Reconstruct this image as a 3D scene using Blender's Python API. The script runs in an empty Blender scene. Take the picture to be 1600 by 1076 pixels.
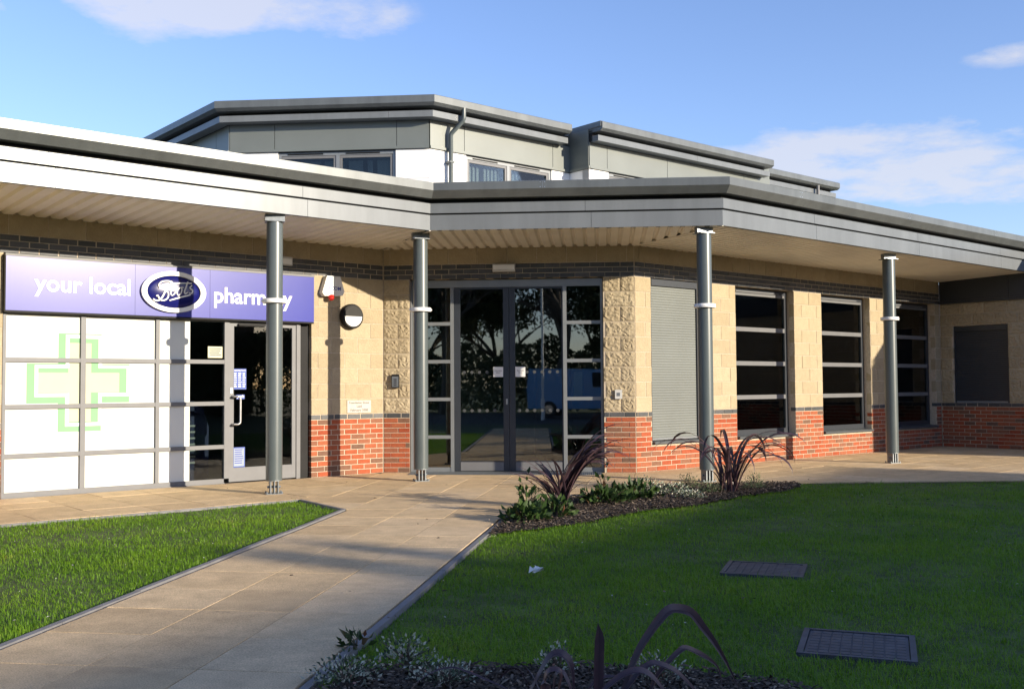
import bpy, math, random
import numpy as np
from mathutils import Matrix, Vector
random.seed(7)
RNG = np.random.default_rng(11)
R = math.radians
SC = bpy.context.scene
COL = SC.collection

# ------------------------------------------------------------------ camera
cam_d = bpy.data.cameras.new('camera')
cam = bpy.data.objects.new('camera', cam_d)
COL.objects.link(cam)
PITCH, ROLL, EYE = 0.0408, -0.0065, 1.2935
cam_d.sensor_width, cam_d.lens = 36.0, 36.0
cam_d.clip_start, cam_d.clip_end = 0.05, 3000
fw = Vector((0, math.cos(PITCH), math.sin(PITCH)))
r0, u0 = Vector((1, 0, 0)), Vector((0, -math.sin(PITCH), math.cos(PITCH)))
rt = math.cos(ROLL) * r0 + math.sin(ROLL) * u0
up = -math.sin(ROLL) * r0 + math.cos(ROLL) * u0
cam.matrix_world = Matrix(((rt.x, up.x, -fw.x, 0), (rt.y, up.y, -fw.y, 0), (rt.z, up.z, -fw.z, EYE), (0, 0, 0, 1)))
SC.camera = cam

# ------------------------------------------------------------------ light
SUN_EL = R(14.0)
SUN_AZ = R(-33.0)                     # direction towards the sun, measured from +X
to_sun = Vector((math.cos(SUN_AZ) * math.cos(SUN_EL), math.sin(SUN_AZ) * math.cos(SUN_EL), math.sin(SUN_EL)))
sd = bpy.data.lights.new('sun', 'SUN')
sd.energy, sd.angle, sd.color = 4.4, R(0.5), (1.0, 0.87, 0.68)
sun = bpy.data.objects.new('sun', sd)
COL.objects.link(sun)
sun.rotation_euler = to_sun.to_track_quat('Z', 'Y').to_euler()

world = bpy.data.worlds.new('World')
SC.world = world
world.use_nodes = True
wn, wl = world.node_tree.nodes, world.node_tree.links
wn.clear()
w_out = wn.new('ShaderNodeOutputWorld')
w_bg = wn.new('ShaderNodeBackground')
w_bg.inputs['Strength'].default_value = 0.15
sky = wn.new('ShaderNodeTexSky')
sky.sky_type = 'NISHITA'
sky.sun_disc = False
sky.sun_elevation = SUN_EL
sky.sun_rotation = R(90) - SUN_AZ      # Nishita measures clockwise from +Y
sky.air_density, sky.dust_density, sky.ozone_density = 1.0, 0.5, 2.0


def wmath(op, a, b=None, c=None):
    n = wn.new('ShaderNodeMath')
    n.operation = op
    for i, v in enumerate((a, b, c)):
        if v is None:
            continue
        if hasattr(v, 'links'):
            wl.new(v, n.inputs[i])
        else:
            n.inputs[i].default_value = v
    return n.outputs[0]


tc = wn.new('ShaderNodeTexCoord')
sep = wn.new('ShaderNodeSeparateXYZ')
wl.new(tc.outputs['Generated'], sep.inputs[0])
dx, dy, dz = sep.outputs
az = wmath('ARCTAN2', dx, dy)
el = wmath('ARCSINE', dz)
# a cloud layer: the direction projected on a plane overhead
den = wmath('ADD', wmath('MAXIMUM', dz, 0.0), 0.12)
comb = wn.new('ShaderNodeCombineXYZ')
wl.new(wmath('DIVIDE', dx, den), comb.inputs[0])
wl.new(wmath('DIVIDE', dy, den), comb.inputs[1])
nz = wn.new('ShaderNodeTexNoise')
nz.inputs['Scale'].default_value = 3.4
nz.inputs['Detail'].default_value = 8
nz.inputs['Roughness'].default_value = 0.62
wl.new(comb.outputs[0], nz.inputs['Vector'])
noise = nz.outputs['Fac']
# where the day's clouds lie: soft ellipses in azimuth and elevation (degrees), all round the sky
banks = [(-19.5, 19.9, 6, 2.6, .66), (-12, 20.0, 7.5, 2.3, .66), (-27.3, 18.4, 1.8, .8, .42), (19, 12.4, 11, 2.0, .58), (24, 10.3, 10, 1.7, .60), (26.3, 16.2, 2.6, .8, .40),
         (13.0, 11.5, 6, 1.8, .42), (0.5, 21.6, 3.4, .8, .34), (60, 14, 14, 4, .5), (95, 20, 12, 4, .5), (140, 12, 16, 4, .5), (-60, 22, 16, 4, .5),
         (-100, 14, 14, 4, .5), (-150, 22, 15, 5, .5), (180, 35, 20, 7, .5)]
cover = None
for (a0, e0, wa_, we_, amp) in banks:
    da = wmath('DIVIDE', wmath('SUBTRACT', az, R(a0)), R(wa_))
    de = wmath('DIVIDE', wmath('SUBTRACT', el, R(e0)), R(we_))
    d2 = wmath('ADD', wmath('MULTIPLY', da, da), wmath('MULTIPLY', de, de))
    m = wmath('MULTIPLY', wmath('MAXIMUM', wmath('SUBTRACT', 1.0, d2), 0.0), amp)
    cover = m if cover is None else wmath('ADD', cover, m)
fac = wmath('SUBTRACT', wmath('ADD', cover, wmath('MULTIPLY', noise, 1.9)), 1.20)
fac = wmath('MULTIPLY', wmath('MINIMUM', wmath('MAXIMUM', wmath('MULTIPLY', fac, 2.4), 0.0), 1.0), wmath('MINIMUM', wmath('MULTIPLY', cover, 3.0), 0.66))
mixc = wn.new('ShaderNodeMixRGB')
hs = wn.new('ShaderNodeMixRGB')        # the camera's white balance leans the blue towards violet
hs.blend_type = 'MULTIPLY'
hs.inputs[0].default_value = 1.0
hs.inputs[2].default_value = (.76, .765, .96, 1)
wl.new(sky.outputs[0], hs.inputs[1])
wl.new(fac, mixc.inputs[0])
wl.new(hs.outputs[0], mixc.inputs[1])
mixc.inputs[2].default_value = (2.9, 2.85, 3.0, 1)
wl.new(mixc.outputs[0], w_bg.inputs['Color'])
wl.new(w_bg.outputs[0], w_out.inputs['Surface'])

vs = SC.view_settings
SC.display_settings.display_device = 'sRGB'
vs.view_transform, vs.look, vs.gamma, vs.use_curve_mapping = 'Standard', 'None', 1.0, False
vs.exposure = 0.95

# ------------------------------------------------------------------ materials


def new_mat(name):
    m = bpy.data.materials.new(name)
    m.use_nodes = True
    nt = m.node_tree
    return m, nt, nt.nodes, nt.links, nt.nodes['Principled BSDF']


def ramp_node(nodes, stops, interp='LINEAR'):
    r = nodes.new('ShaderNodeValToRGB')
    cr = r.color_ramp
    cr.interpolation = interp
    while len(cr.elements) < len(stops):
        cr.elements.new(0.5)
    for e, (p, c) in zip(cr.elements, stops):
        e.position = p
        e.color = (*c, 1)
    return r


def surf(name, col, rough=0.6, metal=0.0, spec=0.5, var=0.12, scale=6.0, bump=0.0, bscale=60.0, coord='Object', dirt=0.0, stretch=None, coat=0.0):
    """a base colour with large and small mottling, optional bump and grime"""
    m, nt, N, L, B = new_mat(name)
    t = N.new('ShaderNodeTexCoord')
    src = t.outputs[coord]
    mp = N.new('ShaderNodeMapping')
    L.new(src, mp.inputs[0])
    if stretch:
        mp.inputs['Scale'].default_value = stretch
    src = mp.outputs[0]
    n1 = N.new('ShaderNodeTexNoise')
    n1.inputs['Scale'].default_value = scale
    n1.inputs['Detail'].default_value = 6
    L.new(src, n1.inputs['Vector'])
    lo = tuple(c * (1 - var) for c in col)
    hi = tuple(min(1, c * (1 + var)) for c in col)
    r = ramp_node(N, [(0.3, lo), (0.7, hi)])
    L.new(n1.outputs['Fac'], r.inputs[0])
    out = r.outputs[0]
    if dirt > 0:
        n3 = N.new('ShaderNodeTexNoise')
        n3.inputs['Scale'].default_value = scale * 0.35
        n3.inputs['Detail'].default_value = 9
        n3.inputs['Roughness'].default_value = 0.7
        L.new(src, n3.inputs['Vector'])
        r3 = ramp_node(N, [(0.42, (1, 1, 1)), (0.72, (1 - dirt,) * 3)])
        L.new(n3.outputs['Fac'], r3.inputs[0])
        mx = N.new('ShaderNodeMixRGB')
        mx.blend_type = 'MULTIPLY'
        mx.inputs[0].default_value = 1
        L.new(out, mx.inputs[1])
        L.new(r3.outputs[0], mx.inputs[2])
        out = mx.outputs[0]
    L.new(out, B.inputs['Base Color'])
    B.inputs['Roughness'].default_value = rough
    B.inputs['Metallic'].default_value = metal
    B.inputs['Specular IOR Level'].default_value = spec
    B.inputs['Coat Weight'].default_value = coat
    B.inputs['Coat Roughness'].default_value = 0.12
    if bump:
        n2 = N.new('ShaderNodeTexNoise')
        n2.inputs['Scale'].default_value = bscale
        n2.inputs['Detail'].default_value = 5
        L.new(src, n2.inputs['Vector'])
        bp = N.new('ShaderNodeBump')
        bp.inputs['Strength'].default_value = bump
        bp.inputs['Distance'].default_value = 0.01
        L.new(n2.outputs['Fac'], bp.inputs['Height'])
        L.new(bp.outputs[0], B.inputs['Normal'])
    return m


def piece_mat(name, stops, island=False, rough=0.85, var=0.25, scale=14, bump=0.4, bscale=90, spec=0.3, speck=0.0):
    """brick, block or slab: a colour of its own per piece, with grain"""
    m, nt, N, L, B = new_mat(name)
    if island:
        rnd = N.new('ShaderNodeNewGeometry').outputs['Random Per Island']
    else:
        rnd = N.new('ShaderNodeObjectInfo').outputs['Random']
    r = ramp_node(N, stops)
    L.new(rnd, r.inputs[0])
    t = N.new('ShaderNodeTexCoord')
    ad = N.new('ShaderNodeVectorMath')
    ad.operation = 'ADD'
    L.new(t.outputs['Object'], ad.inputs[0])
    ml = N.new('ShaderNodeMath')
    ml.operation = 'MULTIPLY'
    ml.inputs[1].default_value = 53.0
    L.new(rnd, ml.inputs[0])
    L.new(ml.outputs[0], ad.inputs[1])
    n1 = N.new('ShaderNodeTexNoise')
    n1.inputs['Scale'].default_value = scale
    n1.inputs['Detail'].default_value = 7
    n1.inputs['Roughness'].default_value = 0.65
    L.new(ad.outputs[0], n1.inputs['Vector'])
    g = ramp_node(N, [(0.28, (1 - var,) * 3), (0.72, (1 + var * 0.4,) * 3)])
    L.new(n1.outputs['Fac'], g.inputs[0])
    mx = N.new('ShaderNodeMixRGB')
    mx.blend_type = 'MULTIPLY'
    mx.inputs[0].default_value = 1
    L.new(r.outputs[0], mx.inputs[1])
    L.new(g.outputs[0], mx.inputs[2])
    out = mx.outputs[0]
    if speck:
        n4 = N.new('ShaderNodeTexNoise')
        n4.inputs['Scale'].default_value = 130
        n4.inputs['Detail'].default_value = 2
        L.new(ad.outputs[0], n4.inputs['Vector'])
        g4 = ramp_node(N, [(0.36, (1 - speck,) * 3), (0.6, (1, 1, 1))])
        L.new(n4.outputs['Fac'], g4.inputs[0])
        m4 = N.new('ShaderNodeMixRGB')
        m4.blend_type = 'MULTIPLY'
        m4.inputs[0].default_value = 1
        L.new(out, m4.inputs[1])
        L.new(g4.outputs[0], m4.inputs[2])
        out = m4.outputs[0]
    L.new(out, B.inputs['Base Color'])
    B.inputs['Roughness'].default_value = rough
    B.inputs['Specular IOR Level'].default_value = spec
    n2 = N.new('ShaderNodeTexNoise')
    n2.inputs['Scale'].default_value = bscale
    n2.inputs['Detail'].default_value = 6
    L.new(ad.outputs[0], n2.inputs['Vector'])
    bp = N.new('ShaderNodeBump')
    bp.inputs['Strength'].default_value = bump
    bp.inputs['Distance'].default_value = 0.012
    L.new(n2.outputs['Fac'], bp.inputs['Height'])
    L.new(bp.outputs[0], B.inputs['Normal'])
    return m


def glass_mat(name, tint=(0.55, 0.6, 0.6), f0=1.5, extra=0.0):
    m, nt, N, L, B = new_mat(name)
    N.remove(B)
    fr = N.new('ShaderNodeFresnel')
    fr.inputs['IOR'].default_value = f0
    gl = N.new('ShaderNodeBsdfGlossy')
    gl.inputs['Roughness'].default_value = 0.012
    gl.inputs['Color'].default_value = (1, 1, 1, 1)
    n = N.new('ShaderNodeTexNoise')
    n.inputs['Scale'].default_value = 1.1
    tcn = N.new('ShaderNodeTexCoord')
    L.new(tcn.outputs['Object'], n.inputs['Vector'])
    bp = N.new('ShaderNodeBump')
    bp.inputs['Strength'].default_value = 0.02
    bp.inputs['Distance'].default_value = 0.02
    L.new(n.outputs['Fac'], bp.inputs['Height'])
    L.new(bp.outputs[0], gl.inputs['Normal'])
    tr = N.new('ShaderNodeBsdfTransparent')
    tr.inputs['Color'].default_value = (*tint, 1)
    mx = N.new('ShaderNodeMixShader')
    ad = N.new('ShaderNodeMath')
    ad.operation = 'ADD'
    ad.inputs[1].default_value = extra
    L.new(fr.outputs[0], ad.inputs[0])
    L.new(ad.outputs[0], mx.inputs[0])
    L.new(tr.outputs[0], mx.inputs[1])
    L.new(gl.outputs[0], mx.inputs[2])
    L.new(mx.outputs[0], N['Material Output'].inputs['Surface'])
    return m


def leaf_mat(name, stops, rough=0.45, trans=0.3, island=True, attr=None, noise=0.0, nscale=0.8, spec=0.4):
    m, nt, N, L, B = new_mat(name)
    if attr:
        a = N.new('ShaderNodeAttribute')
        a.attribute_name = attr
        rnd = a.outputs['Fac']
    elif island:
        rnd = N.new('ShaderNodeNewGeometry').outputs['Random Per Island']
    else:
        rnd = N.new('ShaderNodeObjectInfo').outputs['Random']
    if noise:
        g = N.new('ShaderNodeTexCoord')
        n = N.new('ShaderNodeTexNoise')
        n.inputs['Scale'].default_value = nscale
        n.inputs['Detail'].default_value = 4
        L.new(g.outputs['Object'], n.inputs['Vector'])
        s = N.new('ShaderNodeMath')
        s.operation = 'MULTIPLY_ADD'
        s.inputs[1].default_value = noise * 3
        L.new(n.outputs['Fac'], s.inputs[0])
        s2 = N.new('ShaderNodeMath')
        s2.operation = 'MULTIPLY_ADD'
        s2.inputs[1].default_value = 1 - noise
        s2.inputs[2].default_value = -noise
        L.new(rnd, s2.inputs[0])
        L.new(s2.outputs[0], s.inputs[2])
        rnd = s.outputs[0]
    r = ramp_node(N, stops)
    L.new(rnd, r.inputs[0])
    L.new(r.outputs[0], B.inputs['Base Color'])
    B.inputs['Roughness'].default_value = rough
    B.inputs['Specular IOR Level'].default_value = spec
    if trans:
        tl = N.new('ShaderNodeBsdfTranslucent')
        L.new(r.outputs[0], tl.inputs['Color'])
        mx = N.new('ShaderNodeMixShader')
        mx.inputs[0].default_value = trans
        L.new(B.outputs[0], mx.inputs[1])
        L.new(tl.outputs[0], mx.inputs[2])
        L.new(mx.outputs[0], N['Material Output'].inputs['Surface'])
    return m


RED = [(0.0, (.29, .062, .026)), (.25, (.345, .084, .036)), (.55, (.33, .103, .048)), (.75, (.28, .105, .058)), (.9, (.20, .098, .060)), (1.0, (.14, .085, .06))]
DARK = [(0.0, (.040, .045, .050)), (.6, (.062, .066, .070)), (1.0, (.085, .085, .088))]
STONE = [(0.0, (.385, .315, .205)), (.5, (.41, .338, .223)), (1.0, (.44, .368, .248))]
SLAB = [(0.0, (.61, .445, .255)), (.35, (.67, .49, .28)), (.7, (.70, .52, .305)), (1.0, (.73, .555, .345))]
M = {
    'red': piece_mat('red_brick', RED, var=.22, scale=22),
    'red_s': piece_mat('red_brick_run', RED, island=True, var=.22, scale=22),
    'dark': piece_mat('dark_brick', DARK, rough=.5, var=.2, spec=.5, bump=.2),
    'dark_s': piece_mat('dark_brick_run', DARK, island=True, rough=.5, var=.2, spec=.5, bump=.2),
    'stone': piece_mat('stone_block', STONE, var=.14, scale=9, bump=.55, bscale=34, speck=.18),
    'stone_s': piece_mat('stone_block_run', STONE, island=True, var=.14, scale=9, bump=.55, bscale=34, speck=.18),
    'rock': piece_mat('rock_faced_block', STONE, var=.16, scale=12, bump=.8, bscale=26, speck=.2),
    'slab': piece_mat('paving_slab', SLAB, var=.24, scale=5, bump=.45, bscale=120, speck=.30),
    'mortar': surf('mortar', (.47, .395, .30), .95, var=.15, scale=30, bump=.4, bscale=200),
    'joint': surf('joint_sand', (.11, .085, .055), .95, var=.5, scale=5),
    'grey': surf('grey_coated_steel', (.082, .100, .103), .33, var=.05, spec=.5, dirt=.08, scale=3),
    'fascia': surf('grey_fascia_panel', (.165, .18, .192), .31, metal=.10, var=.06, spec=.2, dirt=.16, scale=2.2, stretch=(2.5, 2.5, .35)),
    'gutter': surf('grey_gutter', (.125, .138, .142), .36, metal=.2, var=.08, spec=.4, dirt=.25, scale=2.5, stretch=(2.5, 2.5, .35)),
    'soffit': surf('pale_ribbed_soffit', (.72, .67, .57), .45, var=.06, spec=.4, dirt=.12, scale=2.0),
    'band': surf('warm_grey_cladding', (.155, .172, .162), .40, metal=.15, var=.05, dirt=.08, scale=1.2),
    'white': surf('white_render_panel', (.78, .78, .77), .5, var=.03, dirt=.06, scale=2),
    'frame': surf('grey_aluminium', (.21, .225, .235), .36, metal=.25, var=.05),
    'frame_d': surf('dark_grey_aluminium', (.036, .042, .052), .4, metal=.2, var=.06),
    'silver': surf('silver_aluminium', (.155, .158, .165), .5, metal=.1, spec=.2, var=.05),
    'steel': surf('brushed_steel', (.55, .55, .55), .28, metal=.9, var=.08, scale=20),
    'galv': surf('galvanised_steel', (.20, .22, .235), .45, metal=.5, var=.2, scale=25),
    'black': surf('black_rubber', (.010, .010, .011), .65, var=.2, spec=.25),
    'roof': surf('grey_roof_membrane', (.22, .23, .235), .8, var=.15, dirt=.2),
    'shutter': surf('roller_shutter_slats', (.16, .175, .168), .45, metal=.1, var=.05, dirt=.1, scale=1.5),
    'sill': surf('slate_grey_sill', (.06, .068, .075), .45, var=.1),
    'film': surf('white_window_film', (.66, .68, .64), .8, var=.015, spec=.1),
    'cross_g': surf('pale_green_print', (.22, .44, .235), .8, spec=.1, var=.02),
    'cross_w': surf('white_print', (.80, .80, .80), .8, spec=.1, var=.01),
    'cross_y': surf('pale_cream_print', (.50, .52, .37), .8, spec=.1, var=.02),
    'signblue': surf('blue_sign_face', (.014, .022, .27), .27, var=.04, spec=.36, scale=1.2),
    'emblem': surf('deep_blue_emblem', (.008, .010, .11), .2, var=.05, spec=.35),
    'plastic_w': surf('white_plastic', (.78, .78, .76), .5, var=.03),
    'plastic_g': surf('pale_grey_plastic', (.50, .50, .48), .4, var=.05),
    'red_lens': surf('red_strobe_lens', (.55, .02, .015), .15, var=.05),
    'paper': surf('white_paper', (.72, .72, .70), .7, var=.03),
    'ink': surf('dark_ink', (.03, .03, .04), .6, var=.02),
    'inkblue': surf('blue_ink', (.02, .04, .30), .5, var=.02),
    'inkgreen': surf('faded_teal_ink', (.35, .62, .58), .5, var=.02),
    'yellowp': surf('pale_yellow_paper', (.60, .58, .38), .7, var=.04),
    'bluep': surf('blue_printed_sheet', (.02, .06, .30), .5, var=.05),
    'greyp': surf('blue_grey_sheet', (.22, .27, .34), .5, var=.08),
    'plaque': surf('engraved_stone_plaque', (.42, .39, .34), .5, var=.06, scale=12),
    'iron': surf('cast_iron_cover', (.055, .060, .075), .55, metal=.2, var=.35, scale=9, dirt=.3),
    'edging': surf('concrete_edging', (.175, .172, .175), .85, var=.15, scale=6, bump=.3),
    'soil': surf('dark_soil', (.030, .024, .018), .95, var=.4, scale=9, bump=.8, bscale=60),
    'turf': surf('turf_base', (.060, .090, .014), .95, var=.5, scale=4, bump=.6, bscale=40),
    'ground': surf('rough_grass_ground', (.05, .075, .02), .95, var=.35, scale=.4),
    'inner': surf('dim_interior_wall', (.24, .23, .21), .8, var=.1, scale=1),
    'innerfloor': surf('dark_carpet', (.045, .042, .045), .9, var=.2),
    'glass': glass_mat('window_glass'),
    'glass_d': glass_mat('door_glass', (.62, .68, .66), 1.62, .08),
    'bark': surf('grey_brown_bark', (.10, .08, .06), .9, var=.3, scale=10, bump=.6),
    'asphalt': surf('car_park_asphalt', (.05, .05, .052), .9, var=.2, scale=8),
    'vanblue': surf('blue_van_paint', (.07, .28, .55), .3, var=.03, coat=.5),
    'tyre': surf('tyre_rubber', (.02, .02, .02), .8),
    'hbrick': surf('house_brown_brick', (.25, .13, .085), .9, var=.25, scale=5),
    'tile': surf('house_roof_tiles', (.12, .07, .055), .85, var=.25, scale=6),
    'phormium': leaf_mat('purple_strap_leaf', [(0, (.045, .028, .036)), (.5, (.075, .044, .052)), (.8, (.12, .062, .056)), (1, (.20, .115, .095))], .36, .15, attr='tint', spec=.5),
    'shrub': leaf_mat('glossy_green_leaf', [(0, (.016, .036, .010)), (.6, (.035, .07, .018)), (.9, (.07, .11, .03)), (1, (.12, .045, .03))], .5, .2, spec=.22),
    'sage': leaf_mat('grey_green_leaf', [(0, (.05, .09, .04)), (.6, (.10, .16, .07)), (1, (.18, .24, .11))], .5, .25),
    'varieg': leaf_mat('variegated_leaf', [(0, (.035, .06, .03)), (.42, (.07, .11, .06)), (.55, (.36, .40, .30)), (.9, (.58, .58, .47)), (1, (.25, .08, .06))], .45, .2),
    'hedge': leaf_mat('tree_leaf', [(0, (.035, .055, .02)), (.7, (.08, .11, .035)), (1, (.16, .14, .05))], .5, .3),
    'grass': leaf_mat('lawn_blade', [(0, (.075, .17, .010)), (.40, (.135, .275, .012)), (.72, (.19, .33, .018)), (.90, (.26, .33, .040)), (1, (.38, .34, .12))], .5, .42, attr='tint', noise=.42, nscale=1.3),
    'chip': leaf_mat('bark_chip', [(0, (.020, .014, .010)), (.5, (.055, .038, .026)), (.85, (.11, .08, .055)), (1, (.28, .22, .16))], .85, 0),
    'fallen': leaf_mat('fallen_petal', [(0, (.35, .33, .28)), (1, (.75, .74, .70))], .6, .1),
    'gbin': surf('blue_display_stand', (.02, .03, .14), .4),
}

# ------------------------------------------------------------------ mesh helpers


class MB:
    def __init__(s):
        s.v, s.f = [], []

    def box(s, x0, x1, y0, y1, z0, z1):
        b = len(s.v)
        s.v += [(x, y, z) for z in (z0, z1) for y in (y0, y1) for x in (x0, x1)]
        for q in ((0, 2, 3, 1), (4, 5, 7, 6), (0, 1, 5, 4), (2, 6, 7, 3), (0, 4, 6, 2), (1, 3, 7, 5)):
            s.f.append(tuple(b + i for i in q))
        return s

    def quad(s, *p):
        b = len(s.v)
        s.v += [tuple(q) for q in p]
        s.f.append(tuple(range(b, b + len(p))))
        return s

    def prism(s, pts, d0, d1, axis='y'):
        """polygon pts (a,b) extruded from d0 to d1: axis y -> (a,d,b); axis z -> (a,b,d); axis x -> (d,a,b)"""
        def P(a, c, d):
            return (a, d, c) if axis == 'y' else ((a, c, d) if axis == 'z' else (d, a, c))
        n, b = len(pts), len(s.v)
        s.v += [P(a, c, d0) for a, c in pts] + [P(a, c, d1) for a, c in pts]
        s.f.append(tuple(b + i for i in range(n)))
        s.f.append(tuple(b + n + i for i in reversed(range(n))))
        for i in range(n):
            j = (i + 1) % n
            s.f.append((b + i, b + n + i, b + n + j, b + j))
        return s

    def ring(s, outer, inner, d0, d1):
        """flat ring between two closed outlines of equal length, in the x-z plane, from y=d0 to d1"""
        n, b = len(outer), len(s.v)
        for d in (d0, d1):
            s.v += [(a, d, c) for a, c in outer] + [(a, d, c) for a, c in inner]
        for i in range(n):
            j = (i + 1) % n
            o0, o1, i0, i1 = b + i, b + j, b + n + i, b + n + j
            s.f += [(o0, o1, i1, i0), (o0 + 2 * n, i0 + 2 * n, i1 + 2 * n, o1 + 2 * n), (o0, o0 + 2 * n, o1 + 2 * n, o1), (i0, i1, i1 + 2 * n, i0 + 2 * n)]
        return s

    def tube(s, pts, rad, n=8, cap=True):
        """swept round bar through pts with a radius, or one radius per point"""
        pts = [Vector(p) for p in pts]
        rads = rad if hasattr(rad, '__len__') else [rad] * len(pts)
        b = len(s.v)
        prev = None
        for i, p in enumerate(pts):
            t = (pts[min(i + 1, len(pts) - 1)] - pts[max(i - 1, 0)]).normalized()
            if prev is None:
                a = t.orthogonal().normalized()
            else:
                a = (prev - t * prev.dot(t)).normalized()
            prev = a
            c = t.cross(a)
            for k in range(n):
                q = 2 * math.pi * k / n
                s.v.append(tuple(p + (a * math.cos(q) + c * math.sin(q)) * rads[i]))
        for i in range(len(pts) - 1):
            for k in range(n):
                k2 = (k + 1) % n
                s.f.append((b + i * n + k, b + i * n + k2, b + (i + 1) * n + k2, b + (i + 1) * n + k))
        if cap:
            s.f.append(tuple(b + k for k in reversed(range(n))))
            e = b + (len(pts) - 1) * n
            s.f.append(tuple(e + k for k in range(n)))
        return s

    def lathe(s, prof, n=24, M4=None):
        """profile (r,z) turned about z, optional matrix"""
        b = len(s.v)
        for r, z in prof:
            for k in range(n):
                q = 2 * math.pi * k / n
                p = Vector((r * math.cos(q), r * math.sin(q), z))
                if M4 is not None:
                    p = M4 @ p
                s.v.append(tuple(p))
        for i in range(len(prof) - 1):
            for k in range(n):
                k2 = (k + 1) % n
                s.f.append((b + i * n + k, b + i * n + k2, b + (i + 1) * n + k2, b + (i + 1) * n + k))
        s.f.append(tuple(b + k for k in reversed(range(n))))
        e = b + (len(prof) - 1) * n
        s.f.append(tuple(e + k for k in range(n)))
        return s

    def mesh(s, name, smooth=False):
        me = bpy.data.meshes.new(name)
        me.from_pydata(s.v, [], s.f)
        me.update()
        if smooth:
            me.polygons.foreach_set('use_smooth', [True] * len(me.polygons))
            try:
                me.set_sharp_from_angle(angle=R(40))
            except Exception:
                pass
        return me


WM = {}


def put(name, me, mat=None, parent=None, world=None, **props):
    """link a mesh (or None for an Empty) as one object with a given world matrix"""
    o = bpy.data.objects.new(name, me)
    COL.objects.link(o)
    if me is not None and mat is not None and not me.materials:
        me.materials.append(mat)
    w = world if world is not None else (WM[parent.name] if parent else Matrix())
    WM[o.name] = w
    if parent is not None:
        o.parent = parent
        o.matrix_basis = WM[parent.name].inverted() @ w
    else:
        o.matrix_basis = w
    for k, v in props.items():
        if v is not None:
            o[k] = v
    return o


def thing(name, label, cat, world, group=None):
    return put(name, None, None, None, world, label=label, category=cat, group=group)


def T(x, y, z=0.0):
    return Matrix.Translation((x, y, z))


def u2(t):
    return np.array([math.cos(t), math.sin(t)])


def frame_m(P, g):
    return T(P[0], P[1]) @ Matrix.Rotation(g, 4, 'Z')


# the plan: an entrance wall with a wing on either side at 45 degrees, and a wing at right angles beyond
AE = -0.0857
AW = AE + math.pi / 4
AN = AW - math.pi / 2
WB = np.array([1.8406, 15.2834])
WA = WB - 3.8165 * u2(AE)
WC = WB + 9.1927 * u2(AW)
FL, FE, FR, FN = frame_m(WA, AW), frame_m(WA, AE), frame_m(WB, AW), frame_m(WC, AN)


def wp(F, s, n=0.0, z=0.0):
    """world point from a wall's frame: s along, n out from the face"""
    return F @ Vector((s, -n, z))


def clip_poly(subj, clip):
    """Sutherland-Hodgman, clip convex and counter-clockwise"""
    out = list(subj)
    for i in range(len(clip)):
        a, b = clip[i], clip[(i + 1) % len(clip)]
        inp, out = out, []
        if not inp:
            break

        def side(p):
            return (b[0] - a[0]) * (p[1] - a[1]) - (b[1] - a[1]) * (p[0] - a[0])
        for j in range(len(inp)):
            p, q = inp[j], inp[(j + 1) % len(inp)]
            sp, sq = side(p), side(q)
            if sp >= 0:
                out.append(p)
            if (sp > 0 > sq) or (sp < 0 < sq):
                t = sp / (sp - sq)
                out.append((p[0] + t * (q[0] - p[0]), p[1] + t * (q[1] - p[1])))
    return out


def area(p):
    return 0.5 * sum(p[i][0] * p[(i + 1) % len(p)][1] - p[(i + 1) % len(p)][0] * p[i][1] for i in range(len(p)))


def sweep(poly, prof, name, closed=False):
    """profile of (o,z) points, o metres out to the right of the polyline's travel, mitred along it"""
    n = len(poly)
    P = [np.array(p[:2], float) for p in poly]
    nor = []
    for i in range(n):
        ds = []
        if i > 0:
            ds.append((P[i] - P[i - 1]) / np.linalg.norm(P[i] - P[i - 1]))
        if i < n - 1:
            ds.append((P[i + 1] - P[i]) / np.linalg.norm(P[i + 1] - P[i]))
        ns = [np.array([d[1], -d[0]]) for d in ds]
        if len(ns) == 2:
            m = ns[0] + ns[1]
            m = m / (m @ ns[0])
        else:
            m = ns[0]
        nor.append(m)
    mb = MB()
    k = len(prof)
    for i in range(n):
        for o, z in prof:
            q = P[i] + nor[i] * o
            mb.v.append((q[0], q[1], z))
    for i in range(n - 1):
        for j in range(k):
            j2 = (j + 1) % k
            mb.f.append((i * k + j, i * k + j2, (i + 1) * k + j2, (i + 1) * k + j))
    mb.f.append(tuple(range(k)))
    mb.f.append(tuple((n - 1) * k + j for j in reversed(range(k))))
    return mb.mesh(name)


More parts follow.
